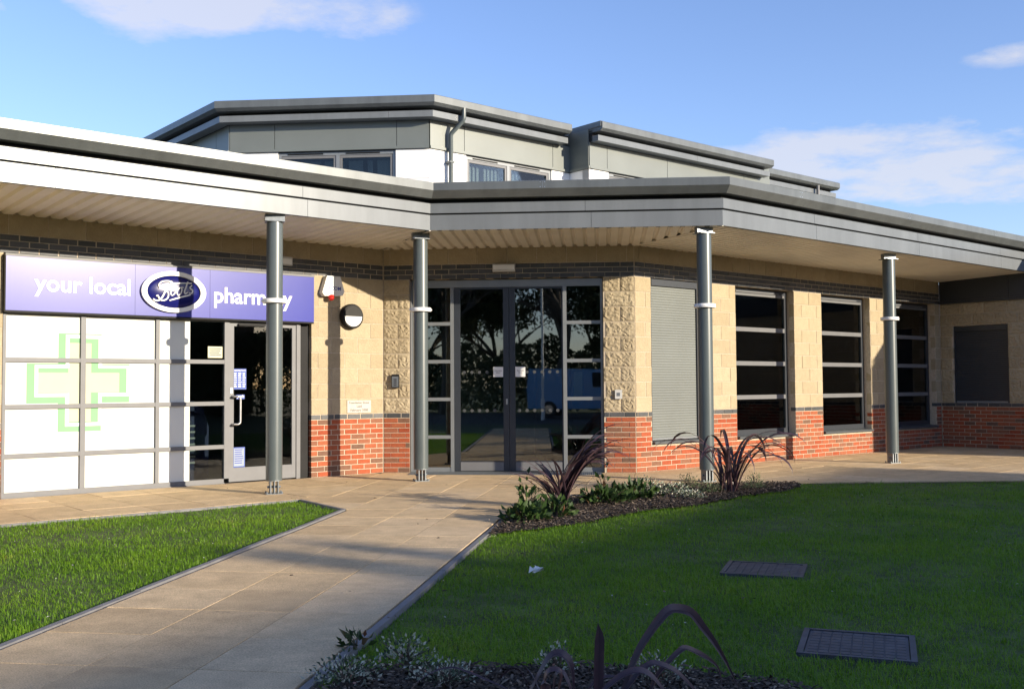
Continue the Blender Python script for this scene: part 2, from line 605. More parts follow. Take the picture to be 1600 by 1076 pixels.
def text_mesh(txt, width=None, height=None, depth=0.004, bold=0.0, align='LEFT', spacing=1.0):
    """flat lettering in the x-z plane, facing -y, baseline at z=0; scaled to a width or a letter height"""
    cu = bpy.data.curves.new('lettering', 'FONT')
    cu.body = txt
    cu.align_x = align
    cu.extrude = 0.0
    cu.offset = bold
    cu.space_character = spacing
    cu.resolution_u = 3
    o = bpy.data.objects.new('lettering', cu)
    COL.objects.link(o)
    dg = bpy.context.evaluated_depsgraph_get()
    me = bpy.data.meshes.new_from_object(o.evaluated_get(dg))
    bpy.data.objects.remove(o)
    v = np.empty(len(me.vertices) * 3)
    me.vertices.foreach_get('co', v)
    v = v.reshape(-1, 3)
    fs = [tuple(p.vertices) for p in me.polygons]
    bpy.data.meshes.remove(me)
    bpy.data.curves.remove(cu)
    x0, x1 = v[:, 0].min(), v[:, 0].max()
    k = width / (x1 - x0) if width else height
    mb = MB()
    n = len(v)
    off = x0 if align == 'LEFT' else 0
    mb.v = [((p[0] - off) * k, -depth, p[1] * k) for p in v] + [((p[0] - off) * k, 0, p[1] * k) for p in v]
    mb.f = list(fs)
    edge = {}
    for f in fs:
        for i in range(len(f)):
            a, b = f[i], f[(i + 1) % len(f)]
            if (b, a) in edge:
                del edge[(b, a)]
            else:
                edge[(a, b)] = 1
    for a, b in edge:
        mb.f.append((b, a, a + n, b + n))
    return mb.mesh('lettering')


# ================================================================== GROUND
g = MB()
g.quad((-900, -900, -.09), (900, -900, -.09), (900, 900, -.09), (-900, 900, -.09))
put('ground', g.mesh('ground'), M['ground'], None, Matrix(), kind='structure')

PD = np.array([math.sin(R(8.2)), math.cos(R(8.2))])      # the way the path runs
PP = np.array([PD[1], -PD[0]])
PO = np.array([-2.047, 4.543])


def pth(w, t):
    q = PO + PP * w + PD * t
    return (q[0], q[1])


def L2(F, s, n):
    q = wp(F, s, n)
    return (q.x, q.y)


tip = (-1.775, 10.97)
lpt = L2(FL, -2.716, 2.43)
pr_top = pth(1.10, 6.45)
bedL = [pth(1.12, 6.45), (0.20, 11.45), (1.30, 12.90), (2.20, 13.50)]
BEDR = (3.75, 13.62)

paving = put('paving', None, None, None, T(0, 11.0), kind='structure')
bed_m = MB()
pav_polys = {
    'L': [L2(FL, 0, 0), L2(FL, -9, 0), L2(FL, -9, 2.42), lpt],
    'E': [L2(FE, 0, 0), lpt, tip, bedL[0], bedL[1], bedL[2], bedL[3], L2(FE, 3.8165, 0)],
    'R': [L2(FR, 0, 0), bedL[3], BEDR, (8.9, 13.86), (15.5, 14.2), L2(FN, 8.6, 0), L2(FN, 0, 0)],
    'P': [pth(-.60, -5), pth(1.10, -5), pr_top, tip],
}
slab_full = {}


def slab_mesh_rect(w, l):
    key = (round(w, 3), round(l, 3))
    if key not in slab_full:
        mb = MB()
        b = .002
        z = 0
        hw, hl = w / 2, l / 2
        # top with a fine arris all round
        p0 = [(-hw, -hl), (hw, -hl), (hw, hl), (-hw, hl)]
        p1 = [(-hw + b, -hl + b), (hw - b, -hl + b), (hw - b, hl - b), (-hw + b, hl - b)]
        mb.v = [(x, y, -.045) for x, y in p0] + [(x, y, -b) for x, y in p0] + [(x, y, z) for x, y in p1]
        for i in range(4):
            j = (i + 1) % 4
            mb.f += [(i, j, 4 + j, 4 + i), (4 + i, 4 + j, 8 + j, 8 + i)]
        mb.f.append((8, 9, 10, 11))
        slab_full[key] = mb.mesh('paving_slab')
    return slab_full[key]


n_slab = 0
for key, poly in pav_polys.items():
    if area(poly) < 0:
        poly = poly[::-1]
    bed_m.prism(poly, -.06, -.016, 'z')
    if key == 'P':
        O, ux, uy = PO, PP, PD
        xs = [-.60, 0, .545, 1.10]
        ys = [.32 + .605 * k for k in range(-9, 12)]
    else:
        F, Og, ang = {'L': (FL, WA, AW), 'E': (FE, WA, AE), 'R': (FR, WB, AW)}[key]
        O, ux, uy = Og, u2(ang), np.array([math.sin(ang), -math.cos(ang)])
        uy = np.array([math.sin(ang), -math.cos(ang)])
        if key == 'E':
            # the entrance paving follows the path's own lines up to the doors
            O, ux, uy = PO, PP, PD
            xs = [-3.0 + .6 * k for k in range(5)] + [0, .545, 1.10] + [1.70 + .6 * k for k in range(5)]
            ys = [.32 + .605 * k for k in range(9, 24)]
        elif key == 'L':
            xs = [-9.2 + .603 * k for k in range(17)]
            ys = [0, .605, 1.21, 1.815, 2.42]
        else:
            xs = [-3.0 + .603 * k for k in range(30)]
            ys = [.605 * k for k in range(16)]
    for i in range(len(xs) - 1):
        for j in range(len(ys) - 1):
            gap = .003
            x0, x1, y0, y1 = xs[i] + gap, xs[i + 1] - gap, ys[j] + gap, ys[j + 1] - gap
            cs = [O + ux * x + uy * y for x, y in ((x0, y0), (x1, y0), (x1, y1), (x0, y1))]
            cl = [(c[0], c[1]) for c in cs]
            if area(cl) < 0:
                cl = cl[::-1]
            got = clip_poly(poly, cl)
            if len(got) < 3:
                continue
            a = abs(area(got))
            if a < .012:
                continue
            n_slab += 1
            tilt = Matrix.Rotation(random.gauss(0, .0012), 4, 'X') @ Matrix.Rotation(random.gauss(0, .0012), 4, 'Y')
            dz = random.uniform(-.0018, .0015)
            if a > abs(area(cl)) - 1e-4:
                c = (cs[0] + cs[2]) / 2
                rot = math.atan2(ux[1], ux[0])
                me = slab_mesh_rect(x1 - x0, y1 - y0)
                put('paving_slab', me, M['slab'], paving, T(c[0], c[1], dz) @ Matrix.Rotation(rot, 4, 'Z') @ tilt)
            else:
                cx, cy = sum(p[0] for p in got) / len(got), sum(p[1] for p in got) / len(got)
                mb = MB().prism([(p[0] - cx, p[1] - cy) for p in got], -.045, 0, 'z')
                put('paving_slab', mb.mesh('paving_slab'), M['slab'], paving, T(cx, cy, dz))
put('joint_bed', bed_m.mesh('joint_bed'), M['joint'], paving, Matrix())

# turf, edging, planting beds
left_lawn = [pth(-.66, -5), (tip[0] - .06, tip[1] - .02), (lpt[0] - .03, lpt[1] - .05), L2(FL, -9, 2.48), (-14, 4), (-12, -2)]
bed_front = [pth(1.17, 4.62), (-.10, 9.20), (.60, 9.80), (1.33, 10.72), (1.95, 11.20), (2.72, 12.15), (3.37, 12.66), (3.72, 13.3), BEDR]
def ragged(pts, step=.09, amp=.035, seed=3):
    g_ = random.Random(seed)
    out = []
    for a, b in zip(pts[:-1], pts[1:]):
        L_ = math.hypot(b[0] - a[0], b[1] - a[1])
        k = max(1, int(L_ / step))
        for i in range(k):
            t = i / k
            out.append((a[0] + (b[0] - a[0]) * t + (g_.uniform(-amp, amp) if i else 0), a[1] + (b[1] - a[1]) * t + (g_.uniform(-amp, amp) if i else 0)))
    return out + [pts[-1]]


bed_front = ragged(bed_front)
fb_edge = ragged([pth(1.17, -.10), (-.72, 4.76), (-.30, 4.80), (.30, 4.79), (.86, 4.70), (1.22, 4.46), (1.5, 4.0)], .06, .02, 8)
fbed = fb_edge + [(1.6, 3.2), (.6, 2.6), (-1.0, 2.6), pth(1.17, -1.95)]
right_lawn = [pth(1.17, -1.95), (-1.0, 2.6), (.6, 2.6), (1.6, 3.2)] + fb_edge[::-1] + \
    bed_front + [(8.9, 13.80), (15.5, 14.1), (16, 2), (8, -3), pth(1.17, -5)]


def flat(name, poly, z, mat, **kw):
    mb = MB()
    mb.v = [(p[0], p[1], z) for p in poly]
    mb.f = [tuple(range(len(poly)))] if area(poly) > 0 else [tuple(reversed(range(len(poly))))]
    me = mb.mesh(name)
    return put(name, me, mat, None, Matrix(), **kw)


flat('lawn', left_lawn, -.030, M['turf'], kind='structure')
flat('lawn', right_lawn, -.030, M['turf'], kind='structure')
ed = MB()


def edge_run(pts, w=.042, z=.001):
    for a, b in zip(pts[:-1], pts[1:]):
        a, b = np.array(a), np.array(b)
        d = (b - a) / np.linalg.norm(b - a)
        nn = np.array([-d[1], d[0]]) * w / 2
        L_ = np.linalg.norm(b - a)
        k = max(1, int(round(L_ / .91)))
        for i in range(k):
            p, q = a + d * (L_ * i / k + .002), a + d * (L_ * (i + 1) / k - .002)
            zz = z + random.uniform(-.003, .003)
            ed.prism([tuple(p - nn), tuple(q - nn), tuple(q + nn), tuple(p + nn)], -.1, zz, 'z')


edge_run([pth(-.63, -5), (tip[0] - .03, tip[1])])
edge_run([(tip[0] - .03, tip[1] + .02), (lpt[0], lpt[1] - .02)])
edge_run([(lpt[0] - .01, lpt[1] - .02), L2(FL, -9, 2.45)], z=-.004)
edge_run([pth(1.135, -5), pth(1.145, 6.45), (.17, 11.47)])
put('kerb_edging', ed.mesh('kerb_edging'), M['edging'], None, Matrix(), kind='structure')


def in_poly(P, poly):
    x, y = P[:, 0], P[:, 1]
    ins = np.zeros(len(P), bool)
    n = len(poly)
    j = n - 1
    for i in range(n):
        xi, yi, xj, yj = poly[i][0], poly[i][1], poly[j][0], poly[j][1]
        c = ((yi > y) != (yj > y)) & (x < (xj - xi) * (y - yi) / (yj - yi + 1e-12) + xi)
        ins ^= c
        j = i
    return ins


def np_mesh(name, V, F, mat, tint=None):
    """mesh from numpy: V (n,3), F (m,3) triangles"""
    me = bpy.data.meshes.new(name)
    me.vertices.add(len(V))
    me.vertices.foreach_set('co', np.asarray(V, np.float32).ravel())
    me.loops.add(F.size)
    me.loops.foreach_set('vertex_index', np.asarray(F, np.int32).ravel())
    me.polygons.add(len(F))
    me.polygons.foreach_set('loop_start', np.arange(0, F.size, F.shape[1], dtype=np.int32))
    me.polygons.foreach_set('loop_total', np.full(len(F), F.shape[1], np.int32))
    me.update(calc_edges=True)
    if tint is not None:
        a = me.attributes.new('tint', 'FLOAT', 'POINT')
        a.data.foreach_set('value', np.asarray(tint, np.float32))
    me.materials.append(mat)
    return me


covers = [((1.78, 7.345), 8.0 + 180 - 24.5), ((1.73, 5.21), 0)]
C1 = [(1.60, 7.70), (2.13, 7.515), (1.98, 7.00), (1.43, 7.165)]
C2 = [(1.53, 5.575), (2.05, 5.385), (1.925, 4.855), (1.415, 5.045)]


def grow(p, k):
    cx, cy = sum(q[0] for q in p) / 4, sum(q[1] for q in p) / 4
    return [(cx + (x - cx) * k, cy + (y - cy) * k) for x, y in p]


def blades(polys, holes, dens, x0, x1, y0, y1):
    out = []
    N0 = int((x1 - x0) * (y1 - y0) * dens)
    P = np.column_stack([RNG.uniform(x0, x1, N0), RNG.uniform(y0, y1, N0)])
    m = np.zeros(len(P), bool)
    for p in polys:
        m |= in_poly(P, p)
    P = P[m]
    d = np.hypot(P[:, 0], P[:, 1])
    ang = np.abs(np.arctan2(P[:, 0], P[:, 1]))
    keep = RNG.random(len(P)) < np.clip((5.2 / d) ** 1.5, .05, 1) * np.where(ang < R(31), 1, .55) * (ang < R(56)) * (P[:, 1] > 2.2)
    P = P[keep]
    for h in holes:
        P = P[~in_poly(P, h)]
    return P


def patchiness(P):
    x, y = P[:, 0], P[:, 1]
    return (np.sin(x * 2.1 + np.sin(y * 1.7) * 1.3) + np.sin(y * 2.9 + x * .8) + np.sin(x * 5.3 - y * 4.1) * .6 + np.sin(x * 11.3 + y * 9.1 + np.sin(y * 6)) * .5) / 3.1


GP = blades([left_lawn, right_lawn], [grow(C1, .97), grow(C2, .97)], 9500, -12, 14, 2.2, 14.2)
GP = GP[RNG.random(len(GP)) < np.clip(.80 + .45 * patchiness(GP), .25, 1)]
for h_ in (C1, C2):
    GP = GP[~(in_poly(GP, grow(h_, 1.13)) & (RNG.random(len(GP)) < .55))]
n = len(GP)
dist = np.hypot(GP[:, 0], GP[:, 1])
# patchy growth: longer tufts and thin patches from a few smooth waves
patch = patchiness(GP)
Hh = RNG.uniform(.016, .040, n) * (1 + .38 * patch) * np.where(RNG.random(n) < .04, 1.7, 1)
Wd = RNG.uniform(.0018, .0034, n) * (1 + dist * .06)
th = RNG.uniform(0, 2 * np.pi, n)
lean = np.abs(RNG.normal(.75, .42, n))
hd = np.column_stack([np.cos(th), np.sin(th)])
sd_ = np.column_stack([-np.sin(th), np.cos(th)])
base = np.column_stack([GP, np.full(n, -.03)])
V = np.empty((n, 5, 3))
V[:, 0] = base
V[:, 0, :2] -= sd_ * Wd[:, None] / 2
V[:, 1] = base
V[:, 1, :2] += sd_ * Wd[:, None] / 2
mid = base.copy()
mid[:, :2] += hd * (Hh * np.sin(lean) * .4)[:, None]
mid[:, 2] += Hh * np.cos(lean * .6) * .6
V[:, 2] = mid
V[:, 2, :2] -= sd_ * Wd[:, None] * .42
V[:, 3] = mid
V[:, 3, :2] += sd_ * Wd[:, None] * .42
tp = base.copy()
tp[:, :2] += hd * (Hh * np.sin(lean * 1.3) * 1.0)[:, None]
tp[:, 2] += Hh * np.cos(lean)
V[:, 4] = tp
idx = (np.arange(n) * 5)[:, None, None] + np.array([[0, 1, 3], [0, 3, 2], [2, 3, 4]])[None]
tint = np.repeat(np.clip(RNG.beta(2, 2.6, n) + .16 * patch, 0, 1), 5)
put('grass', np_mesh('grass', V.reshape(-1, 3), idx.reshape(-1, 3), M['grass'], tint), None, None, Matrix(), kind='stuff')

# planting beds: mounded soil with bark chips
for poly in (bedL + [BEDR] + bed_front[::-1][1:], fbed):
    flat('planting_bed', poly, -.012, M['soil'], kind='structure')


def chips(poly, dens, x0, x1, y0, y1):
    N0 = int((x1 - x0) * (y1 - y0) * dens)
    P = np.column_stack([RNG.uniform(x0, x1, N0), RNG.uniform(y0, y1, N0)])
    P = P[in_poly(P, poly)]
    n = len(P)
    L_ = RNG.uniform(.012, .050, n)
    W_ = RNG.uniform(.006, .016, n)
    a = RNG.uniform(0, 2 * np.pi, n)
    tl = RNG.normal(0, .35, n)
    d = np.column_stack([np.cos(a) * np.cos(tl), np.sin(a) * np.cos(tl), np.sin(tl)])
    e = np.column_stack([-np.sin(a), np.cos(a), RNG.normal(0, .3, n)])
    hn = np.cross(d, e)
    c = np.column_stack([P, RNG.uniform(-.008, .022, n)])
    V = np.empty((n, 5, 3))
    V[:, 0] = c - d * L_[:, None] / 2 - e * W_[:, None] / 2
    V[:, 1] = c + d * L_[:, None] / 2 - e * W_[:, None] / 3
    V[:, 2] = c + d * L_[:, None] / 2.2 + e * W_[:, None] / 2
    V[:, 3] = c - d * L_[:, None] / 2 + e * W_[:, None] / 2.5
    V[:, 4] = c + hn * .006
    F = (np.arange(n) * 5)[:, None, None] + np.array([[0, 1, 4], [1, 2, 4], [2, 3, 4], [3, 0, 4]])[None]
    return V.reshape(-1, 3), F.reshape(-1, 3)


v1, f1 = chips(bedL + [BEDR] + bed_front[::-1][1:], 2600, -.3, 4, 9, 13.8)
v2, f2 = chips(fbed, 5200, -1.2, 1.7, 3.6, 4.85)
put('bark_mulch', np_mesh('bark_mulch', np.vstack([v1, v2]), np.vstack([f1, f2 + len(v1)]), M['chip']), None, None, Matrix(), kind='stuff')

# ================================================================== BUILDING
bld = thing('medical_centre', 'buff block and red brick clinic with grey canopies and a set back upper storey', 'building', T(WB[0], WB[1]))
LIMIT = {'red_brick': 300, 'dark_brick': 300, 'stone_block': 300}
used = {k: 0 for k in LIMIT}
brick_cache = {}
rest = {k: [] for k in LIMIT}


def brick_mesh(w, h, d, rock, name):
    key = (round(w, 2), round(h, 3), rock, name)
    if key in brick_cache:
        return brick_cache[key]
    mb = MB()
    w = round(w, 2)
    if rock == 0:
        b = .003
        hw, hh = w / 2, h / 2
        p0 = [(-hw, -hh), (hw, -hh), (hw, hh), (-hw, hh)]
        p1 = [(-hw + b, -hh + b), (hw - b, -hh + b), (hw - b, hh - b), (-hw + b, hh - b)]
        mb.v = [(x, d, z) for x, z in p0] + [(x, b, z) for x, z in p0] + [(x, 0, z) for x, z in p1]
        for i in range(4):
            j = (i + 1) % 4
            mb.f += [(i, j, 4 + j, 4 + i), (4 + i, 4 + j, 8 + j, 8 + i)]
        mb.f.append((8, 9, 10, 11))
    else:
        rr = random.Random(rock * 77 + int(w * 1000))
        nx, nz_ = max(4, int(w / .028)), 8
        for j in range(nz_ + 1):
            for i in range(nx + 1):
                ed_ = i in (0, nx) or j in (0, nz_)
                y = 0 if ed_ else -rr.uniform(.0, .016)
                jx, jz = (0, 0) if ed_ else (rr.uniform(-.008, .008), rr.uniform(-.008, .008))
                mb.v.append((-w / 2 + w * i / nx + jx, y, -h / 2 + h * j / nz_ + jz))
        for j in range(nz_):
            for i in range(nx):
                a = j * (nx + 1) + i
                q = (a, a + 1, a + nx + 2, a + nx + 1)
                if rr.random() < .5:
                    mb.f += [(q[0], q[1], q[2]), (q[0], q[2], q[3])]
                else:
                    mb.f += [(q[0], q[1], q[3]), (q[1], q[2], q[3])]
        c = len(mb.v)
        hw, hh = w / 2, h / 2
        mb.v += [(x, y, z) for y in (0, d) for x, z in ((-hw, -hh), (hw, -hh), (hw, hh), (-hw, hh))]
        for i in range(4):
            j = (i + 1) % 4
            mb.f.append((c + 4 + i, c + 4 + j, c + j, c + i))
    me = mb.mesh(name)
    brick_cache[key] = me
    return me


def free_spans(s0, s1, z0, z1, openings):
    spans = [(s0, s1)]
    for (a, b, c, d) in openings:
        if d <= z0 + .01 or c >= z1 - .01:
            continue
        nx = []
        for p, q in spans:
            if b <= p or a >= q:
                nx.append((p, q))
            else:
                if a > p:
                    nx.append((p, a))
                if b < q:
                    nx.append((b, q))
        spans = nx
    return spans


def lay(wall, F, s0, s1, rows, openings, near=True):
    """rows: (z0, height, kind, module, offset, rock)"""
    for (z0, h, kind, mod, off, rock) in rows:
        for (p, q) in free_spans(s0, s1, z0, z0 + h, openings):
            k = math.floor((p - off) / mod)
            x = off + k * mod
            while x < q - .001:
                a, b = max(x, p), min(x + mod, q)
                x += mod
                if b - a < .045:
                    continue
                w = b - a - .010
                rk = random.randint(1, 3) if rock else 0
                me = brick_mesh(w, h - .010, .10, rk, kind)
                y = random.uniform(-.0015, .0015)
                m4 = F @ T((a + b) / 2, y, z0 + h / 2) @ Matrix.Rotation(random.gauss(0, .004), 4, 'Z') @ Matrix.Rotation(random.gauss(0, .002), 4, 'Y')
                pos = m4.translation
                rest[kind].append((math.hypot(pos.x, pos.y), wall, me, m4, rock))


def core(name, F, s0, s1, z0, z1, openings, y0=.006, y1=.30, label=None):
    """mortar core behind the bricks with real openings through it"""
    op = [(a - .005, b + .005, c - .005, d + .005) for a, b, c, d in openings]
    xs = sorted({s0, s1} | {v for o in op for v in o[:2] if s0 < v < s1})
    mb = MB()
    for i in range(len(xs) - 1):
        xm = (xs[i] + xs[i + 1]) / 2
        zs = sorted({z0, z1} | {v for o in op if o[0] < xm < o[1] for v in o[2:] if z0 < v < z1})
        for j in range(len(zs) - 1):
            zm = (zs[j] + zs[j + 1]) / 2
            if any(o[0] < xm < o[1] and o[2] < zm < o[3] for o in op):
                continue
            mb.box(xs[i], xs[i + 1], y0, y1, zs[j], zs[j + 1])
    return put(name, mb.mesh(name), M['mortar'], bld, F, label=label)


OP_L = [(-5.35, -1.235, -.1, 2.925)]
OP_E = [(.408, 3.340, -.1, 2.925)]
OP_R = [(.36, 1.58, .40, 2.925), (2.42, 4.05, .40, 2.925), (4.90, 6.51, .40, 2.925), (7.36, 8.98, .40, 2.925)]
OP_N = [(.28, 1.385, .90, 2.46)]
wall_L = core('wall', FL, -10.5, 0, 0, 3.43, OP_L, label='left wing wall holding the pharmacy shopfront')
wall_E = core('wall', FE, 0, 3.8165, 0, 3.43, OP_E, label='short entrance wall of rough faced blocks beside the glass doors')
wall_R = core('wall', FR, 0, 9.1927, 0, 3.43, OP_R, label='right wing wall with tall windows between buff piers')
wall_N = core('wall', FN, 0, 8.45, 0, 3.43, OP_N, label='shaded far wall with a dark shuttered window')


def courses(rock, off_seed):
    rows = []
    for i in range(11):
        rows.append((i * .075, .075, 'red_brick', .225, (i % 2) * .1125 + off_seed, 0))
    rows.append((.825, .075, 'dark_brick', .225, .05 + off_seed, 0))
    for i in range(9):
        rows.append((.90 + i * .225, .225, 'stone_block', .45, (i % 2) * .225 + off_seed, rock))
    for i in range(3):
        rows.append((2.925 + i * .075, .075, 'dark_brick', .225, (i % 2) * .1125 + off_seed, 0))
    rows.append((3.15, .245, 'stone_block', .45, .1 + off_seed, 0))
    return rows


lay(wall_L, FL, -9.0, -.004, courses(0, -.004), OP_L)
lay(wall_E, FE, .004, 3.813, courses(1, .0), OP_E)
lay(wall_R, FR, .004, 9.188, courses(0, .0), OP_R)
n_rows = [r for r in courses(1, .02) if r[0] < 2.9]
lay(wall_N, FN, .004, 8.44, n_rows, OP_N)

for kind, lst in rest.items():
    lst.sort(key=lambda t: t[0])
    mat1 = {'red_brick': M['red'], 'dark_brick': M['dark'], 'stone_block': M['stone']}[kind]
    mat2 = {'red_brick': M['red_s'], 'dark_brick': M['dark_s'], 'stone_block': M['stone_s']}[kind]
    for (d, wall, me, m4, rock) in lst[:LIMIT[kind]]:
        put(kind, me, M['rock'] if rock else mat1, wall, m4)
    far = lst[LIMIT[kind]:]
    if far:
        mb = MB()
        for (d, wall, me, m4, rock) in far:
            b = len(mb.v)
            mb.v += [tuple(m4 @ v.co) for v in me.vertices]
            mb.f += [tuple(b + i for i in p.vertices) for p in me.polygons]
        put('brickwork' if kind != 'stone_block' else 'blockwork', mb.mesh('brickwork'), mat2, bld, Matrix(), kind='stuff')

# ---- canopy
cv = [L2(FL, -10.5, 1.827), L2(FL, -.426, 1.827), L2(FR, -.283, 1.885), L2(FR, 9.12, 1.865)]
canopy_poly = cv
VLx, VRx = cv[1], cv[2]
n_end = [L2(FN, 1.865, .05), L2(FN, 8.5, .05)]
canopy = put('canopy', None, None, bld, T(WB[0], WB[1], 3.4))


def soffit(F, poly_local, pitch, z=3.388, dep=.030):
    """trapezoidal deck, ribs run straight out from the wall; poly in (s,n)"""
    s0 = min(p[0] for p in poly_local)
    s1 = max(p[0] for p in poly_local)
    mb = MB()
    prof = []
    k = math.floor(s0 / pitch)
    x = k * pitch
    while x < s1:
        prof += [(x, z), (x + pitch * .56, z), (x + pitch * .70, z + dep), (x + pitch * .86, z + dep)]
        x += pitch
    prof.append((x, z))
    for (a, za), (b, zb) in zip(prof[:-1], prof[1:]):
        lo, hi = max(a, s0 - .001), min(b, s1 + .001)
        if hi - lo < 1e-4:
            continue
        got = clip_poly(poly_local, [(lo, -9), (hi, -9), (hi, 9), (lo, 9)])
        if len(got) < 3:
            continue
        if area(got) < 0:
            got = got[::-1]
        fz = lambda s: za + (zb - za) * (s - a) / (b - a)
        mb.quad(*[(p[0], -p[1], fz(p[0]) + p[1] * .026) for p in got])
    return mb.mesh('ribbed_soffit')


def loc2(F, xy):
    q = F.inverted() @ Vector((xy[0], xy[1], 0))
    return (q.x, -q.y)


put('ribbed_soffit', soffit(FL, [(-10.5, 0), (0, 0), loc2(FL, VLx), (-10.5, 1.827)], .185), M['soffit'], canopy, FL)
put('ribbed_soffit', soffit(FE, [(0, 0), (3.8165, 0), loc2(FE, VRx), loc2(FE, VLx)], .165), M['soffit'], canopy, FE)
put('ribbed_soffit', soffit(FR, [(0, 0), (9.19, 0), (9.19, 1.865), loc2(FR, VRx)], .160), M['soffit'], canopy, FR)
# mitre flashings under the soffit
for F, a, b in ((FE, (0, 0), loc2(FE, VLx)), (FE, (3.8165, 0), loc2(FE, VRx))):
    a, b = np.array(a), np.array(b)
    d = (b - a) / np.linalg.norm(b - a)
    nn = np.array([-d[1], d[0]]) * .012
    mb = MB().prism([(p[0], -p[1]) for p in (a - nn, b - nn, b + nn, a + nn)], 3.381, 3.3865, 'z')
    mb.v = [(x, y, z - y * .026) for x, y, z in mb.v]
    put('mitre_flashing', mb.mesh('mitre_flashing'), M['soffit'], canopy, F)


def cut_line(poly, every, phase=0.0):
    """split each side of a polyline into panels; yields lists of points"""
    out = []
    for i in range(len(poly) - 1):
        a, b = np.array(poly[i]), np.array(poly[i + 1])
        L_ = np.linalg.norm(b - a)
        ts = [0.0] + [t for t in np.arange(phase if phase else every, L_ - .4, every)] + [L_]
        for t0, t1 in zip(ts[:-1], ts[1:]):
            out.append((i, a, b, L_, t0, t1))
    return out


def mitre_at(poly, i, o):
    P = [np.array(p, float) for p in poly]
    ds = []
    if i > 0:
        ds.append((P[i] - P[i - 1]) / np.linalg.norm(P[i] - P[i - 1]))
    if i < len(P) - 1:
        ds.append((P[i + 1] - P[i]) / np.linalg.norm(P[i + 1] - P[i]))
    ns = [np.array([d[1], -d[0]]) for d in ds]
    m = ns[0] if len(ns) == 1 else (ns[0] + ns[1]) / ((ns[0] + ns[1]) @ ns[0])
    return P[i] + m * o


def panels(poly, prof, every, phase, name, mat, parent):
    """boards of a fascia, each its own object with an open 5 mm joint, mitred at the corners"""
    for (i, a, b, L_, t0, t1) in cut_line(poly, every, phase):
        d = (b - a) / L_
        mb = MB()
        k = len(prof)
        for t, end in ((t0, i if t0 == 0 else None), (t1, i + 1 if t1 == L_ else None)):
            g_ = .0025 if t == t0 else -.0025
            for o, z in prof:
                q = mitre_at(poly, end, o) if end is not None else a + d * (t + g_) + np.array([d[1], -d[0]]) * o
                mb.v.append((q[0], q[1], z))
        for j in range(k):
            j2 = (j + 1) % k
            mb.f.append((j, j2, k + j2, k + j))
        mb.f.append(tuple(range(k)))
        mb.f.append(tuple(k + j for j in reversed(range(k))))
        put(name, mb.mesh(name), mat, parent, Matrix())


def rect(o0, o1, z0, z1):
    return [(o1, z0), (o1, z1), (o0, z1), (o0, z0)]


panels(cv, rect(-.03, 0, 3.430, 3.640), 3.0, 2.2, 'fascia_panel', M['fascia'], canopy)
panels(cv, rect(-.03, .022, 3.660, 3.795), 3.0, 2.12, 'fascia_panel', M['fascia'], canopy)
put('fascia_backing', sweep(cv, rect(-.07, -.034, 3.432, 3.90), 'fascia_backing'), M['black'], canopy, Matrix())
gprof = [(.10, 3.850), (.185, 3.945), (.185, 4.050), (.165, 4.056), (-.12, 4.050), (-.12, 3.850)]
put('gutter', sweep(cv, gprof, 'gutter'), M['gutter'], canopy, Matrix())
# joint straps on the gutter, four rivets to each
for (i, a, b, L_, t0, t1) in cut_line(cv, 3.0, 1.55):
    if t0 == 0:
        continue
    d = (b - a) / L_
    o = np.array([d[1], -d[0]])
    q = a + d * t0
    Fm = frame_m(q, math.atan2(d[1], d[0]))
    mb = MB().box(-.001, .001, -.1875, -.17, 3.945, 4.052)
    for x in (-.03, .03):
        for z in (3.965, 4.03):
            mb.lathe([(.006, 0), (.006, .004)], 8, T(x, -.184, z) @ Matrix.Rotation(R(90), 4, 'X'))
    put('gutter_joint', mb.mesh('gutter_joint'), M['steel'], canopy, Fm)
# deck over everything
back = [L2(FR, 14.5, -6), L2(FE, 0, -16), L2(FL, -10.5, -9)]
roofp = [cv[0], cv[1], cv[2], cv[3]] + n_end + back
mbr = MB().prism(roofp, 3.90, 3.935, 'z')
put('flat_roof', mbr.mesh('flat_roof'), M['roof'], bld, Matrix())
# the far wing's eaves
nl = [L2(FN, 1.90, .045), L2(FN, 8.5, .045)]
panels(nl, rect(-.04, 0, 3.372, 3.62), 3.0, 0, 'fascia_panel', M['fascia'], canopy)
panels(nl, rect(-.04, .012, 3.628, 3.84), 3.0, 0, 'fascia_panel', M['fascia'], canopy)
ev = MB()
for k in range(6):
    ev.box(.012 + k * 1.42, .012 + (k + 1) * 1.42 - .006, -.028, .008, 2.985, 3.43)
ev.box(.012, 8.44, -.045, .008, 2.925, 2.982)
put('eaves_cladding', ev.mesh('eaves_cladding'), M['frame_d'], bld, FN)
# gable end of that wing, out of sight to the right
mb = MB().box(8.46, 8.75, .0, 8, 0, 3.9)
put('end_wall', mb.mesh('end_wall'), M['mortar'], bld, FN)

